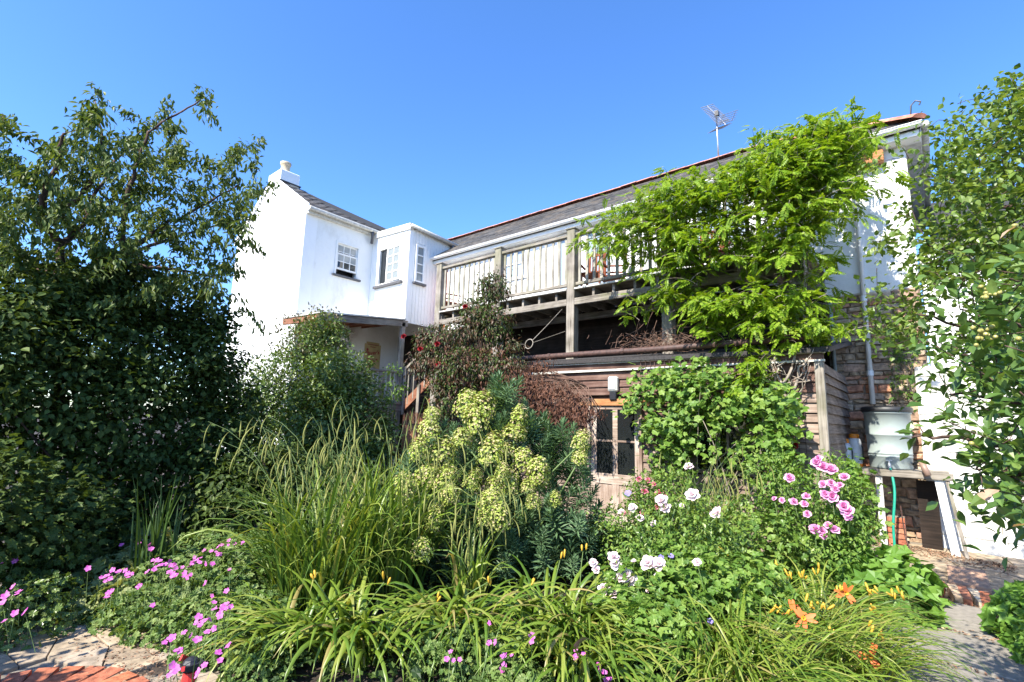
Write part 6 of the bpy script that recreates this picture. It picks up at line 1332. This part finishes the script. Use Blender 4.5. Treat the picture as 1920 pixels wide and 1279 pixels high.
br = bush('raspberry_canes', 'leafy canes growing up between the shed corner and the butt', 'canes', [E_(1598, 890, 6.9, .12, .24), E_(1605, 950, 6.7, .16, .26), E_(1585, 1000, 6.6, .24, .26)], TVINE, M['L_climb'], 80, 6, .06, .05, .09, droop=.4, nt=12, smat=M['stem'])
wv_ = thing('wall_creeper', 'thin green creeper hanging on the rubble wall above the butt', 'creeper', (-.2, YW - .1, 2.0)); P_ = np.array([at(1, YW - .1, random.gauss(1690, 12), random.uniform(600, 745)) for _ in range(80)]); PP, OO = cluster(P_, np.tile([0, -1., 0], (80, 1)), 6, .035); leaf_set('foliage', T1, M['L_climb'], PP, OO, .03, .06, wv_); twigs(wv_, [(-.2, YW - .06, 2.0)], P_[:12], M['vinebark'], .006, .002)

bush('laurel_shrub', 'leafy shrub at the near side of the paving that dapples the flags with shade', 'shrub', [(np.array([-4.9, -.9, 1.15]), np.array([.9, .45, .5])), (np.array([-4.1, -1.1, 1.3]), np.array([.5, .4, .4])), (np.array([-5.9, -.7, .9]), np.array([.7, .5, .6]))], TR, M['L_mid'], 200, 7, .08, .08, .13, inner=.15, nt=20)
# ---------------------------------------------------------------- right: birch and crab apple
bl = [(1665, 300), (1690, 270), (1720, 285), (1740, 240), (1785, 225), (1790, 190), (1830, 200), (1880, 150), (1960, 130), (2000, 400), (2000, 720), (1900, 730), (1800, 720), (1720, 690), (1660, 640), (1640, 600), (1700, 560), (1650, 470), (1630, 450), (1690, 440), (1660, 400), (1690, 360), (1655, 320)]
d = 4.7; bb_ = atd(2060, 800, 4.7); bb_[2] = 0
lm = [([bb_] + [atd(x, y, 4.7) for x, y in [(2060, 700), (2040, 560), (2010, 420), (1960, 300), (1910, 200)]], .05, .010)] + [([atd(x, y, 4.7 + e * i) for i, (x, y) in enumerate(l)], r, .006) for l, r, e in [([(2040, 560), (1950, 520), (1850, 500), (1740, 460)], .025, -.1), ([(2020, 450), (1930, 400), (1830, 370), (1730, 330)], .022, .1), ([(2055, 660), (1950, 640), (1840, 620), (1720, 590)], .024, -.15), ([(1980, 340), (1900, 290), (1820, 260)], .016, .1), ([(2055, 690), (1940, 700), (1820, 690)], .02, -.2)]]
tips = np.array([atd(x, y, 4.6) for x, y in [(1880, 150), (1895, 145), (1795, 195), (1735, 245), (1665, 300), (1640, 470), (1628, 605), (1650, 625), (1665, 560), (1690, 275), (1840, 185), (1650, 440), (1700, 405), (1640, 310), (1905, 165), (1760, 225), (1610, 600)]])
limb_tree('birch_tree', 'light green small leaved tree overhanging the wall corner and downpipe', 'tree', bb_, lm, np.concatenate([tips, in_poly([(1990, 130), (2300, 200), (2350, 640), (1990, 760)], 230, 3.9, 5.6), in_poly(bl, 110, 4.1, 5.3), in_poly([(1640, 440), (1725, 330), (1750, 640), (1640, 640)], 30, 4.2, 5.0), in_poly([(1745, 270), (1800, 210), (1900, 165), (2000, 130), (2000, 720), (1850, 720), (1790, 640), (1800, 540), (1720, 520), (1740, 400)], 470, 3.9, 5.4)]), None, TR, 32, .034, .056, M['L_birch'], hang=.4, bow=.05)
cb = atd(2110, 900, 3.2); cb[2] = 0
lm = [([cb] + [atd(x, y, 3.2) for x, y in [(2110, 760), (2090, 620), (2040, 480), (1990, 400)]], .035, .010)] + [([atd(x, y, 3.2 - e * i) for i, (x, y) in enumerate(l)], r, .004) for l, r, e in [([(2100, 700), (2000, 640), (1900, 610), (1800, 580)], .018, .1), ([(2105, 760), (2000, 740), (1900, 760), (1780, 740)], .018, .12), ([(2105, 790), (1990, 830), (1900, 840), (1760, 822), (1710, 820)], .016, .1), ([(2107, 820), (2000, 900), (1900, 890), (1830, 880)], .014, .15), ([(2070, 560), (1980, 520), (1890, 520)], .014, .15)]]
cpoly = [(1800, 520), (1960, 430), (2020, 600), (2020, 1000), (1900, 1010), (1890, 960), (1820, 940), (1800, 880), (1850, 850), (1770, 800), (1760, 740), (1700, 720), (1770, 690), (1740, 640), (1790, 600)]
tp2 = np.array([atd(x, y, 2.9) for x, y in [(1712, 818), (1725, 800), (1765, 830), (1800, 870), (1810, 925), (1835, 945), (1690, 650), (1725, 640), (1885, 995), (1870, 900)]])
ca = limb_tree('crab_apple_tree', 'crab apple tree with big leaves and small fruit reaching in over the path', 'tree', cb, lm, np.concatenate([tp2, in_poly([(2010, 380), (2300, 420), (2400, 800), (2020, 860)], 130, 2.5, 4.2), in_poly(cpoly, 120, 2.3, 3.7), in_poly([(1835, 470), (1960, 450), (2010, 700), (2010, 1000), (1890, 1000), (1850, 900), (1830, 700)], 75, 2.5, 3.8)]), None, T1, 19, .042, .078, M['L_crab'], hang=.3, bow=.05, spreadk=.05)
fm_ = bpy.data.meshes.new('fruit'); mb = MB().lathe((0, 0, 0), [(.15, -.98), (.6, -.8), (.95, -.3), (1, .1), (.8, .6), (.45, .85), (.1, .8)], 10); fm_.from_pydata(mb.v, [], mb.f); fm_.materials.append(M['fruit']); fm_.polygons.foreach_set('use_smooth', [True] * len(mb.f))
for px, py, k in ((1850, 548, 8), (1875, 550, 5), (1842, 620, 6), (1845, 632, 7), (1838, 615, 3), (1822, 822, 3), (1905, 425, 3), (1895, 640, 3)):
    c_ = atd(px, py, 2.55)
    for _ in range(k):
        o = bpy.data.objects.new('fruit', fm_); COL.objects.link(o); o.parent = ca; s = random.uniform(.0075, .0095); o.scale = (s, s, s); o.location = Vector(c_ + rng.normal(size=3) * .018 - org(ca)); o.rotation_euler = (random.uniform(0, 3), 0, 0)
bl_ = bpy.data.meshes.new('blushed_leaf'); v_, f_ = T_oval(.30, .08, .15); bl_.from_pydata([tuple(a) for a in v_], [], [tuple(a) for a in f_]); bl_.materials.append(M['L_pinkleaf'])
for px, py in ((1868, 918), (1898, 988), (1850, 940), (1905, 425)):
    p = atd(px, py, 2.3); o = bpy.data.objects.new('blushed_leaf', bl_); COL.objects.link(o); o.parent = ca; q = Vector(unit(rand_unit(1)[0] + np.array([.5, -.2, -.4]))).to_track_quat('Y', 'Z'); o.matrix_local = Matrix.LocRotScale(Vector(p - org(ca)), q, Vector((.062,) * 3))
